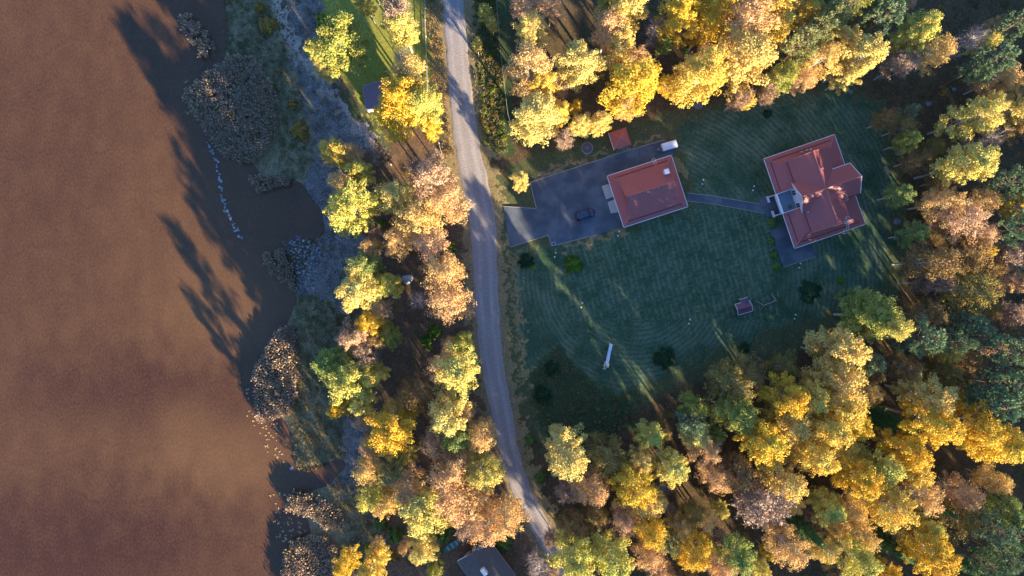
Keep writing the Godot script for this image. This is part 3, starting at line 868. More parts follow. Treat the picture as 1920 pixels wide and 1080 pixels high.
	for b in [[1076, 497, 20, 2.6, 0, "round bright green bush on the lawn below the driveway"], [987, 490, 17, 2.2, 1, "dark rounded conifer bush left of the bright green bush"], [1249, 672, 23, 2.4, 1, "large dark lawn bush right of the white slide"], [1018, 742, 19, 2.2, 1, "dark bush in the long grass beside the road bend"], [1036, 692, 16, 1.9, 1, "smaller dark bush above the one by the road bend"], [1448, 452, 8, 1.0, 3, "narrow hedge shrub at the upper end of the patio"], [1452, 478, 9, 1.1, 3, "hedge shrub beside the patio, the middle one"], [1456, 500, 9, 1.0, 3, "hedge shrub at the lower end beside the patio"], [1449, 418, 9, 0.8, 3, "low green shrub between the path and the patio"], [1395, 652, 13, 1.0, 1, "low dark shrub on the lawn below the playhouse"], [1440, 212, 9, 0.9, 1, "small dark shrub on the lawn under the upper wood"], [1578, 525, 9, 0.7, 0, "small green shrub on the lawn below the house"], [1520, 545, 24, 1.0, 1, "broad low dark shrub right of the swing"], [815, 622, 15, 2.4, 0, "vivid green shrub in the lakeside wood by the road"], [798, 640, 11, 2.0, 0, "vivid green shrub left of its twin in the lakeside wood"], [715, 420, 10, 1.8, 0, "small green shrub below the lemon birch at the shore"], [832, 1005, 18, 3.2, 3, "leafy green shrub above the green boat by the cabin"], [800, 985, 14, 2.4, 3, "dark leafy shrub left of the boat near the cabin"], [740, 1005, 18, 2.6, 3, "green shrub behind the bottom left marsh"], [712, 985, 15, 2.0, 3, "green shrub at the edge of the bottom left marsh"], [690, 1030, 12, 1.8, 2, "yellowish shrub at the bottom left marsh"], [735, 1045, 14, 2.0, 4, "rusty shrub near the bottom edge left of the boat"], [945, 1020, 18, 1.8, 3, "dark green shrub between the cabin and the road end"], [846, 462, 11, 2.4, 2, "lime shrub on the verge left of the driveway mouth"], [602, 35, 14, 2.4, 2, "lime shrub at the top of the shore path"], [615, 60, 13, 2.4, 3, "green shrub at the top of the shore path"], [487, 12, 13, 1.8, 4, "golden marsh shrub at the top edge"], [500, 45, 20, 1.6, 4, "rusty marsh shrub below the golden one at the top"], [548, 195, 10, 1.2, 4, "rusty shrub on the shore right of the large reed bed"], [560, 245, 20, 1.6, 4, "large rusty shrub on the shore right of the large reed bed"], [1000, 500, 6, 0.6, 2, "tiny yellow-green plant beside the dark conifer bush"], [994, 826, 12, 1.4, 3, "dark green shrub right of the road, left of a lemon-green birch"], [1014, 896, 13, 1.6, 3, "green roadside shrub left of the orange birches"]]:
		var v := at(b[0], b[1], b[3] * 0.4)
		var t := thing("bush", b[5], "bush", Vector3(v.x, ground_y(v.x, v.z) - 0.05, v.z), rng.randf() * 360.0)
		var st := new_st()
		for k in 4: tube(st, [Vector3.ZERO, Vector3(cos(k * 1.6), 1.3, sin(k * 1.6)) * 0.55], [0.035, 0.01], 4)
		obj("stem", st, M.pine_bark, t)
		mesh_node("foliage", bush(int(420 + b[2] * 40), 0.30 if b[2] < 12 else 0.17), green[b[4]], t)
		t.scale = Vector3(b[2] * S, b[3], b[2] * S)
	# roadside saplings right of the road
	var xr := []; var cr := []
	for p in spread([885, -20, 925, -20, 945, 120, 955, 290, 905, 265, 893, 150], 0.45):
		var v := at(p.x, p.y)
		var k := rng.randf_range(0.35, 0.95)
		xr.append(Transform3D(Basis(Vector3.UP, rng.randf() * TAU).scaled(Vector3(k, k * 1.5, k)), Vector3(v.x, -0.1, v.z)))
		cr.append([Color(0.3, 0.7, 0.2), Color(0.8, 0.95, 0.3), Color(0.25, 0.5, 0.2), Color(0.5, 0.4, 0.3)][rng.randi() % 4])
	scatter("undergrowth", "tangle of green and yellow saplings right of the road", "shrubs", low[1], under, xr, cr)
	# stones
	var rocks := [rock_mesh(51), rock_mesh(52), rock_mesh(53)]
	var stone := tex_mat("stone", 54, Color(0.22, 0.22, 0.22), Color(0.55, 0.54, 0.53), 1.5, 0.85)
	stone.vertex_color_use_as_albedo = true
	var piles := [[[530, 450, 556, 438, 590, 455, 606, 478, 596, 500, 592, 540, 570, 552, 556, 548, 548, 500, 530, 476], 8.0, 0.12, 0.46, "heap of pale stones forming the spit"], [[560, 360, 600, 330, 640, 380, 660, 440, 630, 440, 600, 400], 1.2, 0.08, 0.25, "pebbles strewn over the dark shore mud"], [[575, 170, 590, 165, 612, 240, 605, 250, 588, 215], 1.0, 0.12, 0.3, "pebble line along the upper shore"], [[636, 235, 644, 232, 660, 270, 650, 275], 2.0, 0.15, 0.4, "pebbles at the end of the upper shore"]]
	for b in piles:
		var xf := []; var cols := []
		for p in spread(b[0], b[1]):
			var v := at(p.x, p.y)
			var k := rng.randf_range(b[2], b[3])
			xf.append(Transform3D(Basis(rdir(2.0), rng.randf() * TAU).scaled(Vector3(k * 1.2, k, k)), Vector3(v.x, maxf(ground_y(v.x, v.z), WATER) + k * 0.15, v.z)))
			var t := pow(rng.randf(), 2.0) * 0.8 + 0.2
			cols.append(Color(t, t, t))
		scatter("stones", b[4], "stones", rocks[0], stone, xf, cols)
	var row := []; var rc := []
	for k in 70:
		var f := rng.randf()
		var p := Vector2(386, 264).lerp(Vector2(446, 446), f) + Vector2(sin(f * 7.0) * 5.0, 0) + Vector2(rng.randfn(), rng.randfn()) * 1.8
		var v := at(p.x, p.y)
		var s := rng.randf_range(0.2, 0.65)
		row.append(Transform3D(Basis(Vector3.UP, rng.randf() * TAU).scaled(Vector3(s, s, s)), Vector3(v.x, WATER + 0.02, v.z)))
		var t := rng.randf_range(0.4, 0.9)
		rc.append(Color(t, t, t))
	scatter("stones", "row of stones breaking the lake surface", "stones", rocks[1], stone, row, rc)
	var fl := []; var fc := []
	for z in [[[478, 740, 530, 790, 545, 850, 530, 880, 500, 850], 60], [[505, 925, 560, 915, 580, 1000, 520, 1020], 70], [[455, 720, 480, 720, 490, 830, 465, 800], 14], [[345, 150, 380, 150, 360, 240, 340, 200], 30]]:
		var got := spread(z[0], 8.0)
		for i in mini(z[1], got.size()):
			var p: Vector2 = got[rng.randi() % got.size()]
			var v := at(p.x, p.y)
			if Geometry2D.is_point_in_polygon(p, shore):
				fl.append(Transform3D(Basis(Vector3.UP, rng.randf() * TAU).scaled(Vector3.ONE * rng.randf_range(0.5, 1.2)), Vector3(v.x, WATER + 0.03, v.z)))
				fc.append(Color(1, rng.randf_range(0.8, 1.0), rng.randf_range(0.6, 0.9)))
	var dl := tree_arrays()
	for k in 3: leaf(dl, Vector3(rng.randfn() * 0.09, k * 0.01, rng.randfn() * 0.09), Vector3.UP, Vector3(cos(k * 2.0), 0.1, sin(k * 2.0)).normalized(), 0.4, 0.15, Color(0.9, 0.9, 0.9))
	scatter("drifting_leaves", "broken reed pieces and leaves floating by the shore", "leaves", commit(dl), leaf_mat("float_leaf", Color(0.66, 0.50, 0.26), 0.2), fl, fc)
	var dark_stone := tex_mat("boulder_stone", 55, Color(0.09, 0.09, 0.09), Color(0.24, 0.235, 0.23), 0.8, 0.9)
	for b in [[765, 524, 9, "pale flat boulder in the lakeside wood"], [1310, 198, 8, "flat grey boulder at the lawn edge under golden birches"], [1741, 195, 5, "grey boulder in the dark wood above the house"], [1789, 168, 4, "small grey boulder in the wood near the right-hand pines"], [1684, 288, 5, "bluish boulder above the garden bench"], [1671, 382, 6, "grey boulder at the wood edge right of the house"], [1682, 416, 7, "wide grey boulder below the one right of the house"], [546, 879, 4, "white stone at the tip of the marsh point"], [1595, 172, 4, "round dark stone on the lawn at the upper wood edge"], [1340, 160, 5, "boulder half hidden under the upper golden birches"]]:
		var v := at(b[0], b[1])
		var o := mesh_node("boulder", rocks[b[0] % 3], stone if b[0] < 800 else dark_stone)
		tag(o, b[3], "boulder")
		var k: float = b[2] * S * 2.0
		o.transform = Transform3D(Basis(Vector3.UP, b[1]).scaled(Vector3(k * 1.2, k * 0.55, k)), Vector3(v.x, ground_y(v.x, v.z) + k * 0.1, v.z))

# ---------- buildings ----------
func roof_materials() -> void:
	var n := 128
	var hgt := Image.create(n, n, false, Image.FORMAT_RGB8)
	var alb := Image.create(n, n, false, Image.FORMAT_RGB8)
	var spots := noise(61, 0.05, 3)
	for y in n:
		for x in n:       # pressed metal tiles: six rounded ribs, four stepped courses
			var rib := absf(sin(PI * 6.0 * x / n))
			var step := fposmod(4.0 * (1.0 - y / float(n)), 1.0)
			var hh := clampf(0.35 * rib + 0.6 * (1.0 - step), 0, 1)
			hgt.set_pixel(x, y, Color(hh, hh, hh))
			var g := 0.93 + 0.14 * spots.get_noise_2d(x, y)
			alb.set_pixel(x, y, Color(g, g, g))
	for k in [["red_roof", Color(0.47, 0.125, 0.105)], ["purple_roof", Color(0.24, 0.155, 0.195)], ["playhouse_roof", Color(0.20, 0.09, 0.12)]]:
		var m := mat(k[0], k[1], 0.55)
		m.albedo_texture = ImageTexture.create_from_image(alb)
		m.heightmap_enabled = true
		m.heightmap_scale = 3.5
		m.heightmap_texture = ImageTexture.create_from_image(hgt)
		m.uv1_scale = Vector3(1.0 / 1.1, 1.0 / 1.4, 1)
	tex_mat("felt_roof", 62, Color(0.045, 0.048, 0.055), Color(0.16, 0.14, 0.11), 3.0, 0.9, 1.0, 0.04)
	mat("white_paint", Color(0.78, 0.78, 0.76), 0.5)
	mat("cream_wall", Color(0.70, 0.66, 0.55), 0.8)
	mat("red_wall", Color(0.30, 0.07, 0.05), 0.85)
	mat("brown_wall", Color(0.12, 0.075, 0.05), 0.85)
	mat("dark_metal", Color(0.05, 0.03, 0.03), 0.5, 0.3)
	mat("cap_red", Color(0.50, 0.17, 0.13), 0.5)
	mat("grey_deck", Color(0.17, 0.20, 0.23), 0.8)
	mat("black_rubber", Color(0.02, 0.02, 0.02), 0.9)
	mat("steel", Color(0.6, 0.6, 0.62), 0.35, 0.9)
	tex_mat("concrete", 63, Color(0.36, 0.35, 0.33), Color(0.50, 0.48, 0.45), 2.0, 0.9)
	tex_mat("timber", 64, Color(0.30, 0.24, 0.18), Color(0.48, 0.40, 0.32), 1.0, 0.85)
	tex_mat("grey_timber", 66, Color(0.26, 0.23, 0.20), Color(0.44, 0.40, 0.35), 1.0, 0.85)
	var gl := mat("window_glass", Color(0.03, 0.035, 0.045), 0.06)
	gl.metallic_specular = 0.6

func window(parent: Node, c: Vector3, w: float, h: float, face: Vector3) -> void:      # frame standing proud of a wall, pane inside it
	var b := Basis(Vector3.UP, atan2(face.x, face.z))
	var st := new_st()
	for s in [[0, h * 0.5, w + 0.12, 0.1], [0, -h * 0.5, w + 0.12, 0.1], [-w * 0.5, 0, 0.1, h - 0.1], [w * 0.5, 0, 0.1, h - 0.1], [0, 0, 0.06, h - 0.1]]:
		box(st, c + b * Vector3(s[0], s[1], 0.03), Vector3(s[2], s[3], 0.1), b)
	var f := obj("window", st, M.white_paint, parent)
	box_part("pane", c + b * Vector3(0, 0, 0.012), Vector3(w - 0.1, h - 0.1, 0.02), M.window_glass, f, b)

func plate_door(parent: Node, c: Vector3, w: float, h: float, face: Vector3, m: Material) -> void:
	var b := Basis(Vector3.UP, atan2(face.x, face.z))
	var d := box_part("door", c + b * Vector3(0, 0, 0.03), Vector3(w, h, 0.08), m, parent, b)
	box_part("handle", c + b * Vector3(w * 0.38, 0, 0.1), Vector3(0.05, 0.16, 0.06), M.steel, d, b)

func dutch_roof(o: Node3D, a: float, b: float, eave: float, slope: float, inset: float, ridge_along_z: bool, mat_: Material) -> void:
	# lower hipped skirt all round, small upright gables, ridge between them; half sizes a (x), b (z), built with the ridge along z
	var sw := func(x: float, y: float, z: float) -> Vector3: return Vector3(x, y, z) if ridge_along_z else Vector3(z, y, -x)
	var y1 := eave + inset * slope
	var top := eave + a * slope
	var e := b - inset
	for s in [-1.0, 1.0]:
		roof_part("roof_plane", [sw.call(s * a, eave, -b), sw.call(s * a, eave, b), sw.call(s * (a - inset), y1, e), sw.call(0, top, e + 0.15), sw.call(0, top, -e - 0.15), sw.call(s * (a - inset), y1, -e)], mat_, o)
		roof_part("roof_plane", [sw.call(-a, eave, s * b), sw.call(a, eave, s * b), sw.call(a - inset, y1, s * e), sw.call(-a + inset, y1, s * e)], mat_, o)
		var st := new_st()
		var g0: Vector3 = sw.call(-a + inset + 0.1, y1 - 0.05, s * (e - 0.04)); var g1: Vector3 = sw.call(a - inset - 0.1, y1 - 0.05, s * (e - 0.04)); var g2: Vector3 = sw.call(0, top - 0.15, s * (e - 0.04))
		var back: Vector3 = sw.call(0, 0, -s * 0.12)
		loft(st, [[g0, g1, g2], [g0 + back, g1 + back, g2 + back]])
		obj("gable", st, mat_, o)
		for q in [-1.0, 1.0]:
			bar("hip_cap", sw.call(q * a, eave + 0.04, s * b), sw.call(q * (a - inset), y1 + 0.04, s * e), 0.08, M.cap_red, o)
			bar("verge_trim", sw.call(q * (a - inset), y1 + 0.05, s * (e + 0.12)), sw.call(0, top + 0.05, s * (e + 0.12)), 0.06, M.cap_red, o)
		bar("gutter", sw.call(s * (a + 0.06), eave - 0.04, -b), sw.call(s * (a + 0.06), eave - 0.04, b), 0.07, M.white_paint, o)
		bar("gutter", sw.call(-a, eave - 0.04, s * (b + 0.06)), sw.call(a, eave - 0.04, s * (b + 0.06)), 0.07, M.white_paint, o)
		bar("snow_guard", sw.call(s * (a - 0.75), eave + 0.75 * slope + 0.12, -b + 1.0), sw.call(s * (a - 0.75), eave + 0.75 * slope + 0.12, b - 1.0), 0.05, M.dark_metal, o)
	bar("ridge_cap", sw.call(0, top + 0.05, -e), sw.call(0, top + 0.05, e), 0.09, M.cap_red, o)

func vent(o: Node3D, p: Vector3, r: float, h: float, m: Material) -> void:
	var st := new_st()
	tube(st, [p - Vector3(0, 0.35, 0), p + Vector3(0, h, 0)], [r, r], 8)
	tube(st, [p + Vector3(0, h, 0), p + Vector3(0, h + 0.12, 0)], [r * 1.7, r * 0.7], 8)
	obj("roof_vent", st, m, o)

func roof_ladder(o: Node3D, foot: Vector3, along: Vector3, out: Vector3, n: int) -> void:
	var st := new_st()
	for s in [-0.22, 0.22]: tube(st, [foot + out * s, foot + along * n * 0.35 + out * s], [0.025, 0.025], 5)
	for k in n: tube(st, [foot + along * (k + 0.5) * 0.35 - out * 0.22, foot + along * (k + 0.5) * 0.35 + out * 0.22], [0.02, 0.02], 5)
	obj("roof_ladder", st, M.white_paint, o)

func hoop(o: Node3D, c: Vector3, r: float) -> void:
	var pts := []; var rad := []
	for k in 13:
		pts.append(c + Vector3(cos(TAU * k / 12.0) * r, 0.1 * sin(k * 1.0), sin(TAU * k / 12.0) * r)); rad.append(0.035)
	var st := new_st()
	tube(st, pts, rad, 5)
	obj("ladder_hoop", st, M.white_paint, o)

func build_garage() -> void:
	var c := at(1214.2, 358.7, 2.8)
	var o := thing("garage", "long garage with red tiled roof beside the driveway", "garage", Vector3(c.x, 0, c.z), 18.0)
	var a := 5.12; var b := 6.4
	var st := new_st()
	box(st, Vector3(0, 1.35, 0), Vector3(11.8, 2.9, 9.3))
	obj("wall", st, M.cream_wall, o)
	dutch_roof(o, a, b, 2.8, 0.52, 1.75, false, M.red_roof)
	box_part("chimney", Vector3(3.9, 4.9, -2.2), Vector3(0.75, 1.5, 0.75), M.white_paint, o)
	box_part("chimney_cap", Vector3(3.9, 5.7, -2.2), Vector3(0.95, 0.1, 0.95), M.white_paint, o)
	vent(o, Vector3(-0.6, 5.3, 0.35), 0.07, 0.3, M.white_paint)
	vent(o, Vector3(1.5, 5.3, 0.35), 0.07, 0.3, M.steel)
	roof_ladder(o, Vector3(3.0, 2.9, -5.1), Vector3(0, 0.46, 0.89), Vector3(1, 0, 0), 3)
	hoop(o, Vector3(2.9, 3.1, -5.25), 0.35)
	for z in [-2.1, 2.1]:
		var d := box_part("garage_door", Vector3(-5.93, 1.15, z), Vector3(0.08, 2.2, 2.7), M.white_paint, o)
		box_part("handle", Vector3(-6.0, 0.9, z), Vector3(0.05, 0.06, 0.3), M.steel, d)
	for x in [-3.0, 0.0, 3.0]:
		window(o, Vector3(x, 1.7, 4.66), 1.2, 0.9, Vector3(0, 0, 1))
	plate_door(o, Vector3(5.91, 1.05, 1.0), 0.95, 2.05, Vector3(1, 0, 0), M.white_paint)
	# concrete aprons before the doors
	for q in [[1128, 349, 1141, 345, 1153, 368, 1136, 374], [1139, 379, 1152, 374, 1165, 397, 1145, 400]]:
		st = new_st()
		prism(st, plan(q), -0.2, 0.12)
		tag(obj("apron_slab", st, M.concrete), "pale concrete slab before the %s garage door" % ("upper" if q[1] < 360 else "lower"), "slab")

func build_house() -> void:
	var c := at(1527.4, 359.0, 3.0)
	var o := thing("house", "large house with red cross-gabled roof and white balcony", "house", Vector3(c.x, 0, c.z), 19.0)
	var a := 7.1; var b := 9.0; var ev := 3.0; var sl := 0.533; var m: Material = M.red_roof
	box_part("wall", Vector3(0.3, 1.5, 0), Vector3(12.4, 3.2, 16.8), M.cream_wall, o)
	box_part("upper_wall", Vector3(0, 3.9, 0), Vector3(7.8, 1.6, 13.2), M.cream_wall, o)
	box_part("wing_wall", Vector3(5.0, 2.65, 0.1), Vector3(3.2, 5.3, 5.2), M.cream_wall, o)
	# skirt
	var up := ev + 3.1 * sl
	var hp := ev + 2.1 * sl
	roof_part("roof_plane", [Vector3(-a, ev, -b), Vector3(-a, ev, -1.9), Vector3(-a + 3.1, up, -1.9), Vector3(-a + 3.1, up, -b + 2.1), Vector3(-a + 2.1, hp, -b + 2.1)], m, o)
	roof_part("roof_plane", [Vector3(-a, ev, 2.0), Vector3(-a, ev, b), Vector3(-a + 2.1, hp, b - 2.1), Vector3(-a + 3.1, up, b - 2.1), Vector3(-a + 3.1, up, 2.0)], m, o)
	roof_part("roof_plane", [Vector3(a, ev, -b), Vector3(a - 2.1, hp, -b + 2.1), Vector3(a - 3.1, up, -b + 2.1), Vector3(a - 3.1, up, -2.6), Vector3(a, ev, -2.6)], m, o)
	roof_part("roof_plane", [Vector3(a, ev, 2.8), Vector3(a - 3.1, up, 2.8), Vector3(a - 3.1, up, b - 2.1), Vector3(a - 2.1, hp, b - 2.1), Vector3(a, ev, b)], m, o)
	for s in [-1.0, 1.0]:
		roof_part("roof_plane", [Vector3(-a, ev, s * b), Vector3(a, ev, s * b), Vector3(a - 2.1, hp, s * (b - 2.1)), Vector3(-a + 2.1, hp, s * (b - 2.1))], m, o)
	# upper roof, west dormer (half width 2.85, to x = -4.55) and east wing (half width 2.95, to x = 6.9)
	var R := 7.6
	for s in [-1.0, 1.0]:
		var k := 0.1
		roof_part("roof_plane", [Vector3(-4.25, 4.71, s * 7.15), Vector3(0, R, s * 7.15), Vector3(0, R, k), Vector3(-3.31, 5.35, k + s * 2.85), Vector3(-4.25, 4.71, k + s * 2.85)], m, o)
		roof_part("roof_plane", [Vector3(4.25, 4.71, s * 7.15), Vector3(0, R, s * 7.15), Vector3(0, R, k), Vector3(3.40, 5.29, k + s * 2.95), Vector3(4.25, 4.71, k + s * 2.95)], m, o)
		roof_part("roof_plane", [Vector3(0, R, k), Vector3(-4.6, R, k), Vector3(-4.6, 5.35, k + s * 2.85), Vector3(-3.31, 5.35, k + s * 2.85)], m, o)
		roof_part("roof_plane", [Vector3(0, R, k), Vector3(6.95, R, k), Vector3(6.95, 5.29, k + s * 2.95), Vector3(3.40, 5.29, k + s * 2.95)], m, o)
		bar("verge_trim", Vector3(-4.63, R + 0.03, k), Vector3(-4.63, 5.33, k + s * 2.9), 0.07, M.white_paint, o)
		bar("verge_trim", Vector3(6.98, R + 0.03, k), Vector3(6.98, 5.25, k + s * 3.0), 0.07, M.white_paint, o)
		bar("gutter", Vector3(3.4, 5.22, k + s * 3.02), Vector3(6.95, 5.22, k + s * 3.02), 0.07, M.dark_metal if s > 0 else M.white_paint, o)
		bar("gutter", Vector3(-a, ev - 0.04, s * (b + 0.06)), Vector3(a, ev - 0.04, s * (b + 0.06)), 0.07, M.white_paint, o)
		bar("snow_guard", Vector3(-a + 1.2, ev + 0.5, s * (b - 0.75)), Vector3(a - 1.2, ev + 0.5, s * (b - 0.75)), 0.05, M.dark_metal, o)
		for q in [-1.0, 1.0]:
			bar("hip_cap", Vector3(q * a, ev + 0.04, s * b), Vector3(q * (a - 2.1), hp + 0.04, s * (b - 2.1)), 0.08, M.cap_red, o)
			bar("verge_trim", Vector3(q * 4.25, 4.72, s * 7.16), Vector3(0, R + 0.05, s * 7.16), 0.06, M.cap_red, o)
		var st := new_st()
		loft(st, [[Vector3(-3.9, 4.0, s * 6.75), Vector3(3.9, 4.0, s * 6.75), Vector3(3.9, 4.85, s * 6.75), Vector3(0, 7.4, s * 6.75), Vector3(-3.9, 4.85, s * 6.75)], [Vector3(-3.9, 4.0, s * 6.55), Vector3(3.9, 4.0, s * 6.55), Vector3(3.9, 4.85, s * 6.55), Vector3(0, 7.4, s * 6.55), Vector3(-3.9, 4.85, s * 6.55)]])
		obj("gable", st, M.cream_wall, o)
		window(o, Vector3(0, 5.6, s * 6.76), 1.2, 1.1, Vector3(0, 0, s))
		for x in [-4.0, 0.0, 4.0]: window(o, Vector3(x + 0.3, 1.6, s * 8.41), 1.3, 1.4, Vector3(0, 0, s))
	for g in [[-4.3, 2.6], [6.55, 2.7]]:
		var st := new_st()
		var q: float = g[1]
		var ring := func(x: float) -> Array: return [Vector3(x, 3.0, 0.1 - q), Vector3(x, 3.0, 0.1 + q), Vector3(x, 5.45, 0.1 + q), Vector3(x, 7.45, 0.1), Vector3(x, 5.45, 0.1 - q)]
		loft(st, [ring.call(g[0]), ring.call(g[0] - signf(g[0]) * 0.2)])
		obj("gable", st, M.white_paint, o)
	for z in [[-b, -1.9], [2.0, b]]:
		bar("gutter", Vector3(-a - 0.06, ev - 0.04, z[0]), Vector3(-a - 0.06, ev - 0.04, z[1]), 0.07, M.white_paint, o)
	for z in [[-b, -2.6], [2.8, b]]:
		bar("gutter", Vector3(a + 0.06, ev - 0.04, z[0]), Vector3(a + 0.06, ev - 0.04, z[1]), 0.07, M.white_paint, o)
	for z in [[-b + 1.0, -2.2], [2.3, b - 1.0]]:
		bar("snow_guard", Vector3(-a + 0.75, ev + 0.5, z[0]), Vector3(-a + 0.75, ev + 0.5, z[1]), 0.05, M.dark_metal, o)
		bar("snow_guard", Vector3(-4.05, 5.0, clampf(z[0], -7.0, 7.0)), Vector3(-4.05, 5.0, clampf(z[1], -7.0, 7.0)), 0.05, M.dark_metal, o)
	bar("ridge_cap", Vector3(0, R + 0.05, -7.1), Vector3(0, R + 0.05, 7.1), 0.1, M.cap_red, o)
	bar("ridge_cap", Vector3(-4.6, R + 0.05, 0.1), Vector3(6.95, R + 0.05, 0.1), 0.1, M.cap_red, o)
	for p in [Vector3(-0.5, 4.0, -7.9), Vector3(0.5, 4.05, -7.9), Vector3(1.2, 4.1, -7.8)]: vent(o, p, 0.12, 0.45, M.concrete)
	vent(o, Vector3(0.7, 7.1, -3.6), 0.1, 0.5, M.white_paint)
	vent(o, Vector3(-3.6, 5.3, 3.2), 0.06, 0.35, M.white_paint)
	roof_ladder(o, Vector3(3.4, 4.1, 7.6), Vector3(0, -0.47, 0.88), Vector3(1, 0, 0), 5)
	roof_ladder(o, Vector3(1.4, 6.9, 7.2), Vector3(0.82, -0.56, 0), Vector3(0, 0, 1), 6)
	hoop(o, Vector3(2.9, 5.8, 6.7), 0.4); hoop(o, Vector3(2.5, 5.9, 6.9), 0.33); hoop(o, Vector3(2.9, 3.2, 9.1), 0.4); hoop(o, Vector3(4.1, 5.4, 3.2), 0.28)
	# balcony over the entrance
	var bal := box_part("balcony", Vector3(-5.95, 3.05, 0.05), Vector3(3.3, 0.2, 3.8), M.grey_deck, o)
	for s in [-1.85, 1.95]:
		box_part("railing", Vector3(-5.8, 3.65, s), Vector3(3.0, 0.9, 0.09), M.white_paint, bal)
	box_part("railing", Vector3(-7.6, 3.65, 0.05), Vector3(0.09, 0.9, 3.8), M.white_paint, bal)
	box_part("handrail", Vector3(-7.55, 4.14, 0.05), Vector3(0.34, 0.07, 4.0), M.white_paint, bal)
	for z in [-1.85, -0.6, 0.7, 1.95]: box_part("post", Vector3(-7.5, 3.72, z), Vector3(0.2, 1.1, 0.2), M.white_paint, bal)
	for z in [-1.15, 1.35]:
		window(o, Vector3(-4.32, 4.2, z + 0.1), 0.9, 1.9, Vector3(-1, 0, 0))
	plate_door(o, Vector3(-4.32, 4.15, 0.1), 1.1, 2.0, Vector3(-1, 0, 0), M.white_paint)
	# porch below, with two white rail bays
	box_part("porch", Vector3(-7.0, 0.2, 0.05), Vector3(2.2, 0.36, 4.0), M.asphalt, o)
	for s in [-1.0, 1.0]:
		box_part("porch_rail", Vector3(-8.05, 0.85, 0.05 + s * 1.5), Vector3(0.14, 0.95, 1.3), M.white_paint, o)
		box_part("porch_rail", Vector3(-7.8, 0.85, 0.05 + s * 2.0), Vector3(0.6, 0.95, 0.12), M.white_paint, o)
		box_part("porch_post", Vector3(-7.5, 1.66, 0.05 + s * 1.9), Vector3(0.2, 2.58, 0.2), M.white_paint, o)
	plate_door(o, Vector3(-5.91, 1.4, 0.05), 1.1, 2.1, Vector3(-1, 0, 0), M.brown_wall)
	for z in [-6.5, -4.0, 4.0, 6.5]:
		window(o, Vector3(-5.91, 1.6, z), 1.3, 1.4, Vector3(-1, 0, 0))
		window(o, Vector3(6.51, 1.6, z), 1.3, 1.3, Vector3(1, 0, 0))
	window(o, Vector3(6.61, 4.3, 0.1), 1.5, 1.3, Vector3(1, 0, 0))
	# chairs and a table on the balcony
	for q in [[-5.6, 1.2, "dark low table on the white balcony", "balcony_table"], [-5.2, -0.6, "blue-grey chair on the white balcony", "balcony_chair"]]:
		var w: Vector3 = o.transform * Vector3(q[0], 3.152, q[1])
		var t := thing(q[3], q[2], "table" if "table" in q[3] else "chair", w, 19.0)
		box_part("seat" if "chair" in q[3] else "table_top", Vector3(0, 0.45, 0), Vector3(0.6, 0.05, 0.6), M.brown_wall if "table" in q[3] else M.grey_deck, t)
		for x in [-0.25, 0.25]:
			for z in [-0.25, 0.25]: box_part("leg", Vector3(x, 0.215, z), Vector3(0.05, 0.42, 0.05), M.steel, t)
		if "chair" in q[3]: box_part("backrest", Vector3(0.28, 0.75, 0), Vector3(0.05, 0.55, 0.6), M.grey_deck, t)

func gable_cabin(o: Node3D, hw: float, hl: float, wall: float, rise: float, roofm: Material, wallm: Material, trim: Material) -> void:   # ridge along z
	box_part("wall", Vector3(0, wall * 0.5, 0), Vector3(hw * 2.0 - 0.7, wall, hl * 2.0 - 0.7), wallm, o)
	for s in [-1.0, 1.0]:
		roof_part("roof_plane", [Vector3(s * hw, wall, -hl), Vector3(s * hw, wall, hl), Vector3(0, wall + rise, hl), Vector3(0, wall + rise, -hl)], roofm, o)
		var st := new_st()
		var w := hw - 0.4
		var k := wall + rise * (1.0 - w / hw) - 0.12
		loft(st, [[Vector3(-w, wall - 0.1, s * (hl - 0.36)), Vector3(w, wall - 0.1, s * (hl - 0.36)), Vector3(w, k, s * (hl - 0.36)), Vector3(0, wall + rise - 0.12, s * (hl - 0.36)), Vector3(-w, k, s * (hl - 0.36))], [Vector3(-w, wall - 0.1, s * (hl - 0.5)), Vector3(w, wall - 0.1, s * (hl - 0.5)), Vector3(w, k, s * (hl - 0.5)), Vector3(0, wall + rise - 0.12, s * (hl - 0.5)), Vector3(-w, k, s * (hl - 0.5))]])
		obj("gable", st, wallm, o)
		bar("gutter", Vector3(s * (hw + 0.05), wall - 0.06, -hl), Vector3(s * (hw + 0.05), wall - 0.06, hl), 0.05, trim, o)
		for q in [-1.0, 1.0]:
			var b0 := Vector3(q * hw, wall - 0.02, s * (hl + 0.03)); var b1 := Vector3(0, wall + rise - 0.02, s * (hl + 0.03))
			bar("bargeboard", b0, b1, minf(0.07, hw * 0.06), trim, o, 4)
	bar("ridge_cap", Vector3(0, wall + rise + 0.03, -hl), Vector3(0, wall + rise + 0.03, hl), 0.07, roofm, o)

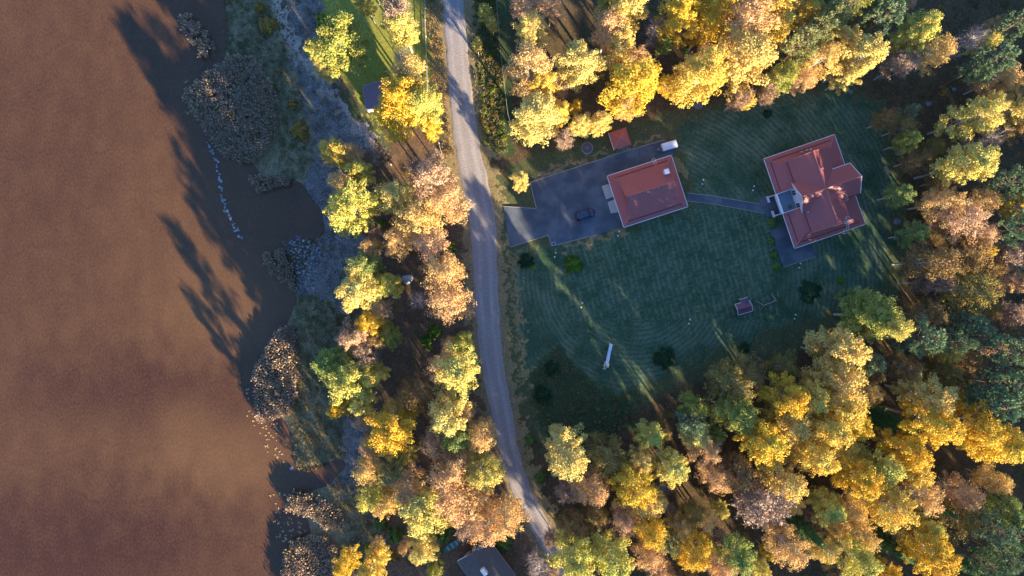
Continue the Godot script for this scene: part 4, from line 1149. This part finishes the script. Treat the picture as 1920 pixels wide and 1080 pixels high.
func build_small_buildings() -> void:
	var c := at(718, 178, 2.6)
	var o := thing("cabin", "purple-roofed cabin half hidden under a golden birch", "cabin", Vector3(c.x, 0, c.z), 7.7)
	gable_cabin(o, 3.6, 2.25, 2.5, 1.6, M.purple_roof, M.brown_wall, M.grey_timber)
	box_part("chimney", Vector3(0.5, 4.1, -0.6), Vector3(0.5, 1.3, 0.5), M.red_wall, o)
	window(o, Vector3(-3.26, 1.4, 0), 1.0, 0.9, Vector3(-1, 0, 0))
	plate_door(o, Vector3(0.5, 1.02, 1.91), 0.9, 2.0, Vector3(0, 0, 1), M.white_paint)
	var wb := at(694, 202.5, 1.0)
	o = thing("water_tank", "small white tank at the lower corner of the purple-roofed cabin", "tank", Vector3(wb.x, -0.05, wb.z + 0.3), 7.7)
	var st := new_st()
	tube(st, [Vector3(-0.5, 0.6, 0), Vector3(0.5, 0.6, 0)], [0.32, 0.32], 12)
	obj("barrel", st, M.white_paint, o)
	for x in [-0.35, 0.35]: box_part("leg", Vector3(x, 0.15, 0), Vector3(0.1, 0.34, 0.5), M.timber, o)
	c = at(911, 1069, 3.5)
	o = thing("cabin", "dark-roofed cabin with white chimney at the bottom edge", "cabin", Vector3(c.x, 0, c.z), 36.4)
	gable_cabin(o, 3.7, 4.3, 2.6, 1.5, M.felt_roof, M.brown_wall, M.grey_timber)
	box_part("chimney", Vector3(-0.1, 4.4, -0.35), Vector3(0.85, 1.4, 1.35), M.white_paint, o)
	roof_ladder(o, Vector3(1.0, 3.75, -4.15), Vector3(0.92, -0.38, 0), Vector3(0, 0, 1), 4)
	bar("roof_ladder", Vector3(-3.4, 2.9, -4.45), Vector3(-1.3, 3.7, -4.45), 0.07, M.white_paint, o)
	bar("lightning_rod", Vector3(-1.25, 3.4, -4.4), Vector3(-1.25, 4.6, -4.5), 0.035, M.steel, o)
	for x in [-1.6, 1.6]: window(o, Vector3(x, 1.5, -3.96), 1.0, 1.0, Vector3(0, 0, -1))
	plate_door(o, Vector3(0, 1.02, -3.96), 0.9, 2.0, Vector3(0, 0, -1), M.white_paint)
	# pyramid-roofed shed
	c = at(1162.5, 260, 2.4)
	o = thing("shed", "small square shed with red pyramid roof above the driveway", "shed", Vector3(c.x, 0, c.z), 18.0)
	box_part("wall", Vector3(0, 1.15, 0), Vector3(2.7, 2.4, 2.7), M.cream_wall, o)
	var w := 1.72
	for k in 4:
		var q := Basis(Vector3.UP, k * PI / 2.0)
		roof_part("roof_plane", [q * Vector3(-w, 2.35, w), q * Vector3(w, 2.35, w), Vector3(0, 3.35, 0)], M.red_roof, o, 0.08)
		bar("hip_cap", q * Vector3(w, 2.38, w), Vector3(0, 3.4, 0), 0.06, M.cap_red, o)
	bar("gutter", Vector3(-w - 0.05, 2.3, -w), Vector3(-w - 0.05, 2.3, w), 0.05, M.white_paint, o)
	plate_door(o, Vector3(0, 1.02, 1.36), 0.85, 1.95, Vector3(0, 0, 1), M.white_paint)
	window(o, Vector3(-1.36, 1.4, 0), 0.8, 0.8, Vector3(-1, 0, 0))
	# playhouse
	c = at(1395, 577, 1.4)
	o = thing("playhouse", "tiny purple-roofed playhouse with white bargeboards on the lawn", "playhouse", Vector3(c.x, 0, c.z), 106.0)
	gable_cabin(o, 1.05, 1.42, 1.25, 0.7, M.playhouse_roof, M.red_wall, M.white_paint)
	for s in [-1.0, 1.0]:
		roof_part("porch_roof", [Vector3(0.3, 1.72, 0.55 + s * 0.72 - s * 0.72), Vector3(1.75, 1.72, 0.55), Vector3(1.75, 1.22, 0.55 + s * 0.78), Vector3(0.9, 1.22, 0.55 + s * 0.78)], M.playhouse_roof, o, 0.05)
		bar("bargeboard", Vector3(1.78, 1.74, 0.55), Vector3(1.78, 1.2, 0.55 + s * 0.8), 0.06, M.white_paint, o, 4)
		box_part("porch_post", Vector3(1.65, 0.56, 0.55 + s * 0.65), Vector3(0.08, 1.22, 0.08), M.white_paint, o)
	plate_door(o, Vector3(0.71, 0.55, 0.55), 0.55, 1.05, Vector3(1, 0, 0), M.white_paint)
	window(o, Vector3(0, 0.75, 1.07), 0.5, 0.5, Vector3(0, 0, 1))

# ---------- movable things ----------
func build_car() -> void:
	var c := at(1097, 402, 0.7)
	var o := thing("parked_car", "dark navy hatchback car parked on the driveway", "car", Vector3(c.x, 0.085, c.z), 16.6)
	var paint := mat("car_paint", Color(0.010, 0.016, 0.045), 0.25)
	paint.clearcoat_enabled = true
	paint.clearcoat = 0.8
	paint.clearcoat_roughness = 0.08
	var st := new_st()
	var rings := []
	for s in [[-2.05, 0.60, 0.42, 0.78], [-1.98, 0.78, 0.28, 0.95], [-1.5, 0.86, 0.22, 1.0], [0.0, 0.88, 0.20, 0.98], [0.9, 0.88, 0.20, 0.96], [1.5, 0.84, 0.22, 0.86], [1.92, 0.74, 0.28, 0.72], [2.05, 0.56, 0.38, 0.62]]:
		var x: float = s[0]; var w: float = s[1]; var y0: float = s[2]; var y1: float = s[3]
		rings.append([Vector3(x, y0, -w * 0.9), Vector3(x, y0 + 0.15, -w), Vector3(x, y1 - 0.12, -w), Vector3(x, y1, -w * 0.86), Vector3(x, y1 + 0.03, 0), Vector3(x, y1, w * 0.86), Vector3(x, y1 - 0.12, w), Vector3(x, y0 + 0.15, w), Vector3(x, y0, w * 0.9)])
	loft(st, rings)
	var body := obj("body", st, paint, o)
	for x in [-0.2, 0.75]:
		for s in [-1.0, 1.0]:
			var d := box_part("door", Vector3(x - 0.1, 0.62, s * 0.872), Vector3(0.85, 0.5, 0.03), paint, o)
			box_part("handle", Vector3(x - 0.4, 0.8, s * 0.895), Vector3(0.14, 0.03, 0.03), M.steel, d)
	st = new_st()
	rings = []
	for s in [[-1.85, 0.70, 0.98], [-1.62, 0.64, 1.40], [-1.2, 0.64, 1.47], [0.1, 0.64, 1.48], [0.35, 0.62, 1.44], [1.05, 0.72, 0.99]]:
		var x: float = s[0]; var w: float = s[1]
		rings.append([Vector3(x, 0.92, -0.80), Vector3(x, s[2] - 0.04, -w), Vector3(x, s[2], -w * 0.8), Vector3(x, s[2] + 0.01, w * 0.8), Vector3(x, s[2] - 0.04, w), Vector3(x, 0.92, 0.80)])
	loft(st, rings)
	obj("roof", st, paint, o)
	var glass := mat("car_glass", Color(0.05, 0.07, 0.08), 0.03)
	glass.metallic_specular = 0.9
	st = new_st()
	quad(st, Vector3(0.42, 1.435, -0.52), Vector3(0.42, 1.435, 0.52), Vector3(1.0, 1.045, 0.62), Vector3(1.0, 1.045, -0.62))
	quad(st, Vector3(0.42, 1.415, -0.52), Vector3(1.0, 1.025, -0.62), Vector3(1.0, 1.025, 0.62), Vector3(0.42, 1.415, 0.52))
	obj("windscreen", st, glass, o)
	box_part("rear_window", Vector3(-1.76, 1.2, 0), Vector3(0.03, 0.3, 1.0), glass, o, Basis(Vector3.BACK, -0.5))
	for s in [-1.0, 1.0]:
		for x in [-0.95, -0.05]: box_part("side_window", Vector3(x, 1.2, s * 0.735), Vector3(0.8, 0.3, 0.03), glass, o, Basis(Vector3.RIGHT, -s * 0.33))
		box_part("headlight", Vector3(1.94, 0.62, s * 0.58), Vector3(0.14, 0.13, 0.28), M.steel, o)
		box_part("tail_light", Vector3(-2.0, 0.80, s * 0.62), Vector3(0.08, 0.16, 0.2), M.red_wall, o)
		box_part("mirror", Vector3(0.72, 1.0, s * 0.95), Vector3(0.12, 0.12, 0.2), paint, o)
		for x in [-1.25, 1.25]:
			st = new_st()
			tube(st, [Vector3(x, 0.31, s * 0.70), Vector3(x, 0.31, s * 0.895)], [0.31, 0.31], 16)
			var wh := obj("wheel", st, M.black_rubber, o)
			st = new_st()
			tube(st, [Vector3(x, 0.31, s * 0.88), Vector3(x, 0.31, s * 0.905)], [0.2, 0.18], 12)
			obj("rim", st, M.steel, wh)
	box_part("number_plate", Vector3(2.045, 0.45, 0), Vector3(0.03, 0.11, 0.5), M.white_paint, o)

func build_things() -> void:
	var c := at(1255, 273, 1.0)
	var o := thing("trailer", "white covered trailer parked at the end of the driveway", "trailer", Vector3(c.x, 0.02, c.z), 17.0)
	box_part("cargo_bed", Vector3(0, 0.62, 0), Vector3(2.9, 0.4, 1.45), M.steel, o)
	var cover := mat("trailer_cover", Color(0.72, 0.74, 0.76), 0.4)
	var st := new_st()
	var rings := []
	for x in [-1.5, -1.42, 0.0, 1.42, 1.5]:
		var k := 0.94 if absf(x) > 1.45 else 1.0
		rings.append([Vector3(x, 0.823, -0.76 * k), Vector3(x, 1.22 * k, -0.74 * k), Vector3(x, 1.30 * k, -0.6 * k), Vector3(x, 1.34 * k, 0), Vector3(x, 1.30 * k, 0.6 * k), Vector3(x, 1.22 * k, 0.74 * k), Vector3(x, 0.823, 0.76 * k)])
	loft(st, rings)
	obj("cover", st, cover, o)
	st = new_st()
	tube(st, [Vector3(-1.45, 0.48, -0.4), Vector3(-2.3, 0.45, 0)], [0.04, 0.04], 6)
	tube(st, [Vector3(-1.45, 0.48, 0.4), Vector3(-2.3, 0.45, 0)], [0.04, 0.04], 6)
	obj("drawbar", st, M.steel, o)
	bar("jockey_wheel", Vector3(-2.1, 0.0, 0.15), Vector3(-2.1, 0.7, 0.15), 0.05, M.steel, o)
	for s in [-1.0, 1.0]:
		st = new_st()
		tube(st, [Vector3(0.1, 0.3, s * 0.66), Vector3(0.1, 0.3, s * 0.82)], [0.3, 0.3], 14)
		obj("wheel", st, M.black_rubber, o)
	# round lid
	c = at(1101, 278)
	o = thing("round_lid", "dark grey round lid in the grass left of the small shed", "lid", Vector3(c.x, -0.03, c.z))
	st = new_st()
	tube(st, [Vector3(0, 0, 0), Vector3(0, 0.32, 0)], [1.1, 1.1], 28)
	obj("ring", st, M.concrete, o)
	st = new_st()
	tube(st, [Vector3(0, 0.321, 0), Vector3(0, 0.38, 0), Vector3(0, 0.42, 0)], [1.04, 1.02, 0.5], 28)
	obj("cover", st, tex_mat("lid_felt", 71, Color(0.06, 0.06, 0.075), Color(0.14, 0.13, 0.14), 1.2), o)
	box_part("handle", Vector3(0, 0.45, 0), Vector3(0.3, 0.06, 0.06), M.steel, o)
	# swing
	c = at(1444, 568, 2.2)
	o = thing("swing_frame", "pale wooden swing frame beside the playhouse", "swing", Vector3(c.x, 0, c.z), 22.0)
	bar("top_beam", Vector3(-1.35, 2.2, 0), Vector3(1.35, 2.2, 0), 0.07, M.grey_timber, o)
	for x in [-1.3, 1.3]:
		for s in [-1.0, 1.0]: bar("leg", Vector3(x, 2.2, 0), Vector3(x * 1.25, -0.08, s * 1.05), 0.06, M.grey_timber, o)
	for x in [-0.55, 0.55]:
		var seat := box_part("seat", Vector3(x, 0.55, 0), Vector3(0.5, 0.05, 0.2), M.black_rubber, o)
		for s in [-0.22, 0.22]: bar("rope", Vector3(x + s, 0.56, 0), Vector3(x + s, 2.16, 0), 0.012, M.steel, seat, 4)
	# slide
	c = at(1139, 672, 0.8)
	o = thing("slide", "long white slide with a small grey ladder tower on the lawn", "slide", Vector3(c.x, 0, c.z), -16.5)
	st = new_st()
	var plast := mat("slide_white", Color(0.62, 0.70, 0.76), 0.35)
	rings = []
	for q in [[0.7, 1.62], [0.3, 1.55], [-0.8, 0.95], [-1.9, 0.42], [-2.4, 0.25], [-2.9, 0.22]]:
		var z: float = q[0]; var y: float = q[1]
		rings.append([Vector3(-0.3, y, z), Vector3(-0.3, y + 0.16, z), Vector3(-0.25, y + 0.16, z), Vector3(-0.23, y + 0.04, z), Vector3(0.23, y + 0.04, z), Vector3(0.25, y + 0.16, z), Vector3(0.3, y + 0.16, z), Vector3(0.3, y, z)])
	loft(st, rings)
	obj("chute", st, plast, o)
	box_part("platform", Vector3(0, 1.55, 1.2), Vector3(0.9, 0.08, 0.95), M.grey_timber, o)
	for x in [-0.42, 0.42]:
		for z in [0.78, 1.62]: box_part("post", Vector3(x, 1.1, z), Vector3(0.08, 2.3, 0.08), M.grey_timber, o)
		box_part("side_rail", Vector3(x, 2.1, 1.2), Vector3(0.06, 0.08, 0.76), M.white_paint, o)
		bar("ladder_rail", Vector3(x * 0.6, 1.6, 1.7), Vector3(x * 0.6, -0.08, 2.35), 0.035, M.white_paint, o)
	for k in 5: bar("rung", Vector3(-0.25, 0.25 + k * 0.28, 2.25 - k * 0.108), Vector3(0.25, 0.25 + k * 0.28, 2.25 - k * 0.108), 0.025, M.white_paint, o)
	bar("chute_leg", Vector3(0, 0.9, -0.8), Vector3(0, -0.08, -0.8), 0.04, M.steel, o)
	# twin-globe garden lamps
	var globe := SphereMesh.new()
	globe.radius = 0.15; globe.height = 0.3; globe.radial_segments = 14; globe.rings = 8
	for q in [[1091, 572, "twin-globe lamp on the lawn above the white slide"], [1293, 603, "twin-globe lamp on the lawn left of the playhouse"], [1491, 594, "twin-globe lamp on the lawn right of the swing"], [1041, 478, "twin-globe lamp left of the round green bush"], [1160, 438, "twin-globe lamp below the lower garage corner"], [1413, 353, "twin-globe lamp on the lawn by the house path"], [1318, 341, "twin-globe lamp right of the garage"], [1500, 498, "twin-globe lamp below the patio"]]:
		c = at(q[0], q[1], 0.9)
		o = thing("garden_lamp", q[2], "lamp", Vector3(c.x, 0, c.z), -14.0, "unlit garden lamps round the lawn")
		bar("post", Vector3(0, -0.1, 0), Vector3(0, 0.72, 0), 0.035, M.dark_metal, o)
		bar("arm", Vector3(0, 0.7, -0.42), Vector3(0, 0.7, 0.42), 0.025, M.dark_metal, o)
		for s in [-0.42, 0.42]: mesh_node("globe", globe, M.white_paint, o).position = Vector3(0, 0.87, s)
	# bench
	c = at(1662, 319)
	o = thing("garden_bench", "slatted grey bench at the wood edge right of the house", "bench", Vector3(c.x, -0.05, c.z), -58.0)
	for k in 3: box_part("seat_slat", Vector3(0, 0.45, -0.17 + k * 0.17), Vector3(1.7, 0.04, 0.13), M.grey_timber, o)
	for k in 2: box_part("back_slat", Vector3(0, 0.65 + k * 0.18, 0.3), Vector3(1.7, 0.13, 0.04), M.grey_timber, o)
	for x in [-0.7, 0.7]:
		box_part("leg", Vector3(x, 0.2, -0.18), Vector3(0.07, 0.46, 0.07), M.grey_timber, o)
		box_part("leg", Vector3(x, 0.42, 0.25), Vector3(0.07, 0.9, 0.06), M.grey_timber, o)
	# boats
	for q in [[848, 1023, 33.0, 4.0, "green rowing boat lying beside the dark-roofed cabin"], [687, 800, 24.0, 3.7, "green rowing boat pulled up under orange trees at the shore"]]:
		c = at(q[0], q[1], 0.3)
		o = thing("rowing_boat", q[4], "boat", Vector3(c.x, ground_y(c.x, c.z), c.z), q[2])
		var hull := mat("boat_green%d" % int(q[0]), Color(0.03, 0.20, 0.17), 0.4)
		st = new_st()
		rings = []
		var inner := []
		for k in 9:
			var t := k / 8.0 * 2.0 - 1.0
			var x: float = t * q[3] * 0.5
			var bw := 0.68 * pow(maxf(1.0 - pow(maxf(t, -0.9), 2.0), 0.02), 0.55)
			var sheer := 0.5 + 0.15 * t * t
			rings.append([Vector3(x, sheer, -bw), Vector3(x, 0.2, -bw * 0.85), Vector3(x, 0.04 + 0.1 * t * t, 0), Vector3(x, 0.2, bw * 0.85), Vector3(x, sheer, bw), Vector3(x, sheer, bw * 0.9), Vector3(x, 0.24, bw * 0.7), Vector3(x, 0.14 + 0.1 * t * t, 0), Vector3(x, 0.24, -bw * 0.7), Vector3(x, sheer, -bw * 0.9)])
		loft(st, rings)
		obj("hull", st, hull, o)
		for x in [-1.0, 0.0, 1.0]: box_part("thwart", Vector3(x, 0.40, 0), Vector3(0.24, 0.04, 1.0), M.timber, o)
	# picket fence left of the road, wire fence right of it
	var line := [Vector2(797, -30), Vector2(798, 40), Vector2(800, 100), Vector2(803, 180), Vector2(811, 225), Vector2(830, 292)]
	o = thing("picket_fence", "weathered picket fence between the green lawn and the road", "fence", at(800, 90))
	var base := o.position
	st = new_st()
	for i in line.size() - 1:
		var p := at(line[i].x, line[i].y) - base; var q := at(line[i + 1].x, line[i + 1].y) - base
		var n := int(p.distance_to(q) / 0.3)
		var dir := (q - p).normalized()
		var turn := Basis(Vector3.UP, atan2(-dir.z, dir.x))
		for y in [0.4, 1.0]: box_part("rail", (p + q) * 0.5 + Vector3(0, y, 0), Vector3(p.distance_to(q), 0.09, 0.05), M.grey_timber, o, turn)
		for k in n: box(st, p.lerp(q, (k + 0.5) / n) + turn * Vector3(0, 0.62, 0.045), Vector3(0.11, 1.2 + rng.randf_range(-0.05, 0.05), 0.03), turn)
		for k in maxi(1, n / 8): box_part("post", p.lerp(q, k / float(maxi(1, n / 8))) + turn * Vector3(0, 0.5, -0.09), Vector3(0.11, 1.3, 0.11), M.grey_timber, o, turn)
	obj("picket_row", st, M.grey_timber, o).set_meta("kind", "stuff")
	o = thing("wire_fence", "thin wire fence with grey posts at the wood edge right of the road", "fence", at(940, 90))
	base = o.position
	line = [Vector2(930, -30), Vector2(933, 30), Vector2(938, 90), Vector2(946, 165), Vector2(952, 215), Vector2(962, 250)]
	for i in line.size() - 1:
		var p := at(line[i].x, line[i].y) - base; var q := at(line[i + 1].x, line[i + 1].y) - base
		for y in [0.6, 1.1]: bar("wire", p + Vector3(0, y, 0), q + Vector3(0, y, 0), 0.02, M.steel, o, 4)
		bar("top_rail", p + Vector3(0, 1.3, 0), q + Vector3(0, 1.3, 0), 0.04, M.grey_timber, o, 5)
		for k in 2: bar("post", p.lerp(q, k * 0.5) - Vector3(0, 0.15, 0), p.lerp(q, k * 0.5) + Vector3(0, 1.35, 0), 0.06, M.grey_timber, o)
	# loose timbers and fallen trunks
	for q in [[633, 447, 1.5, -31.0, "pale plank lying on the shore mud"], [1514, 654, 2.8, -12.0, "fallen white birch trunk at the wood edge below the swing"]]:
		c = at(q[0], q[1])
		st = new_st()
		var l: float = q[2] * 0.5
		if q[2] < 2.0: box(st, Vector3(0, 0.03, 0), Vector3(l * 2.0, 0.05, 0.16))
		else: tube(st, [Vector3(-l, 0.12, 0), Vector3(0, 0.15, 0.06), Vector3(l, 0.12, 0)], [0.14, 0.12, 0.09], 8)
		var lg := obj("plank" if q[2] < 2.0 else "fallen_trunk", st, M.grey_timber if q[2] < 2.0 else M.birch_bark)
		tag(lg, q[4], "plank" if q[2] < 2.0 else "trunk")
		lg.position = Vector3(c.x, ground_y(c.x, c.z), c.z)
		lg.rotation.y = deg_to_rad(q[3])
	c = at(1038, 457)
	o = thing("drain_grate", "small square drain grate at the lower driveway corner", "drain", Vector3(c.x, 0.09, c.z), 18.0)
	for s in [[0, -0.3, 0.7, 0.06], [0, 0.3, 0.7, 0.06], [-0.32, 0, 0.06, 0.54], [0.32, 0, 0.06, 0.54]]: box_part("frame", Vector3(s[0], 0.02, s[1]), Vector3(s[2], 0.05, s[3]), M.steel, o)
	for k in 4: box_part("slat", Vector3(-0.2 + k * 0.13, 0.015, 0), Vector3(0.04, 0.03, 0.54), M.dark_metal, o)

func _ready() -> void:
	rng.seed = 20
	# camera: straight down, top of the picture towards -z
	var cam := Camera3D.new()
	cam.name = "camera"
	add_child(cam)
	cam.position = Vector3(0, H, 0)
	cam.rotation_degrees = Vector3(-90, 0, 0)
	cam.fov = rad_to_deg(2.0 * atan(0.75 * 9.0 / 16.0))
	cam.near = 1.0
	cam.far = 3000.0
	cam.current = true
	# sky, exposure
	var env := Environment.new()
	env.background_mode = Environment.BG_SKY
	var skym := ProceduralSkyMaterial.new()
	skym.sky_top_color = lin(0.046, 0.112, 0.275)
	skym.sky_horizon_color = lin(0.090, 0.145, 0.25)
	skym.sky_curve = 0.12
	skym.ground_bottom_color = lin(0.03, 0.03, 0.03)
	skym.ground_horizon_color = lin(0.10, 0.10, 0.11)
	skym.sun_angle_max = 1.0
	var sky := Sky.new()
	sky.sky_material = skym
	env.sky = sky
	env.tonemap_mode = Environment.TONE_MAPPER_LINEAR
	env.tonemap_exposure = 4.2
	env.sdfgi_enabled = true
	env.ssao_enabled = true
	env.ssil_enabled = true
	var we := WorldEnvironment.new()
	we.environment = env
	add_child(we)
	# low autumn sun from the lower right of the picture
	var sun := DirectionalLight3D.new()
	sun.light_energy = 1.6
	sun.light_color = lin(1.0, 0.82, 0.58)
	sun.light_angular_distance = 0.5
	sun.shadow_enabled = true
	add_child(sun)
	var el := deg_to_rad(14.8)
	var toward := Vector3(-0.57 * cos(el), -sin(el), -0.82 * cos(el))
	sun.look_at_from_position(Vector3.ZERO, toward, Vector3.UP)
	build_ground()
	build_water()
	strip_road()
	paved()
	roof_materials()
	build_house()
	build_garage()
	build_small_buildings()
	build_trees()
	build_low()
	build_car()
	build_things()
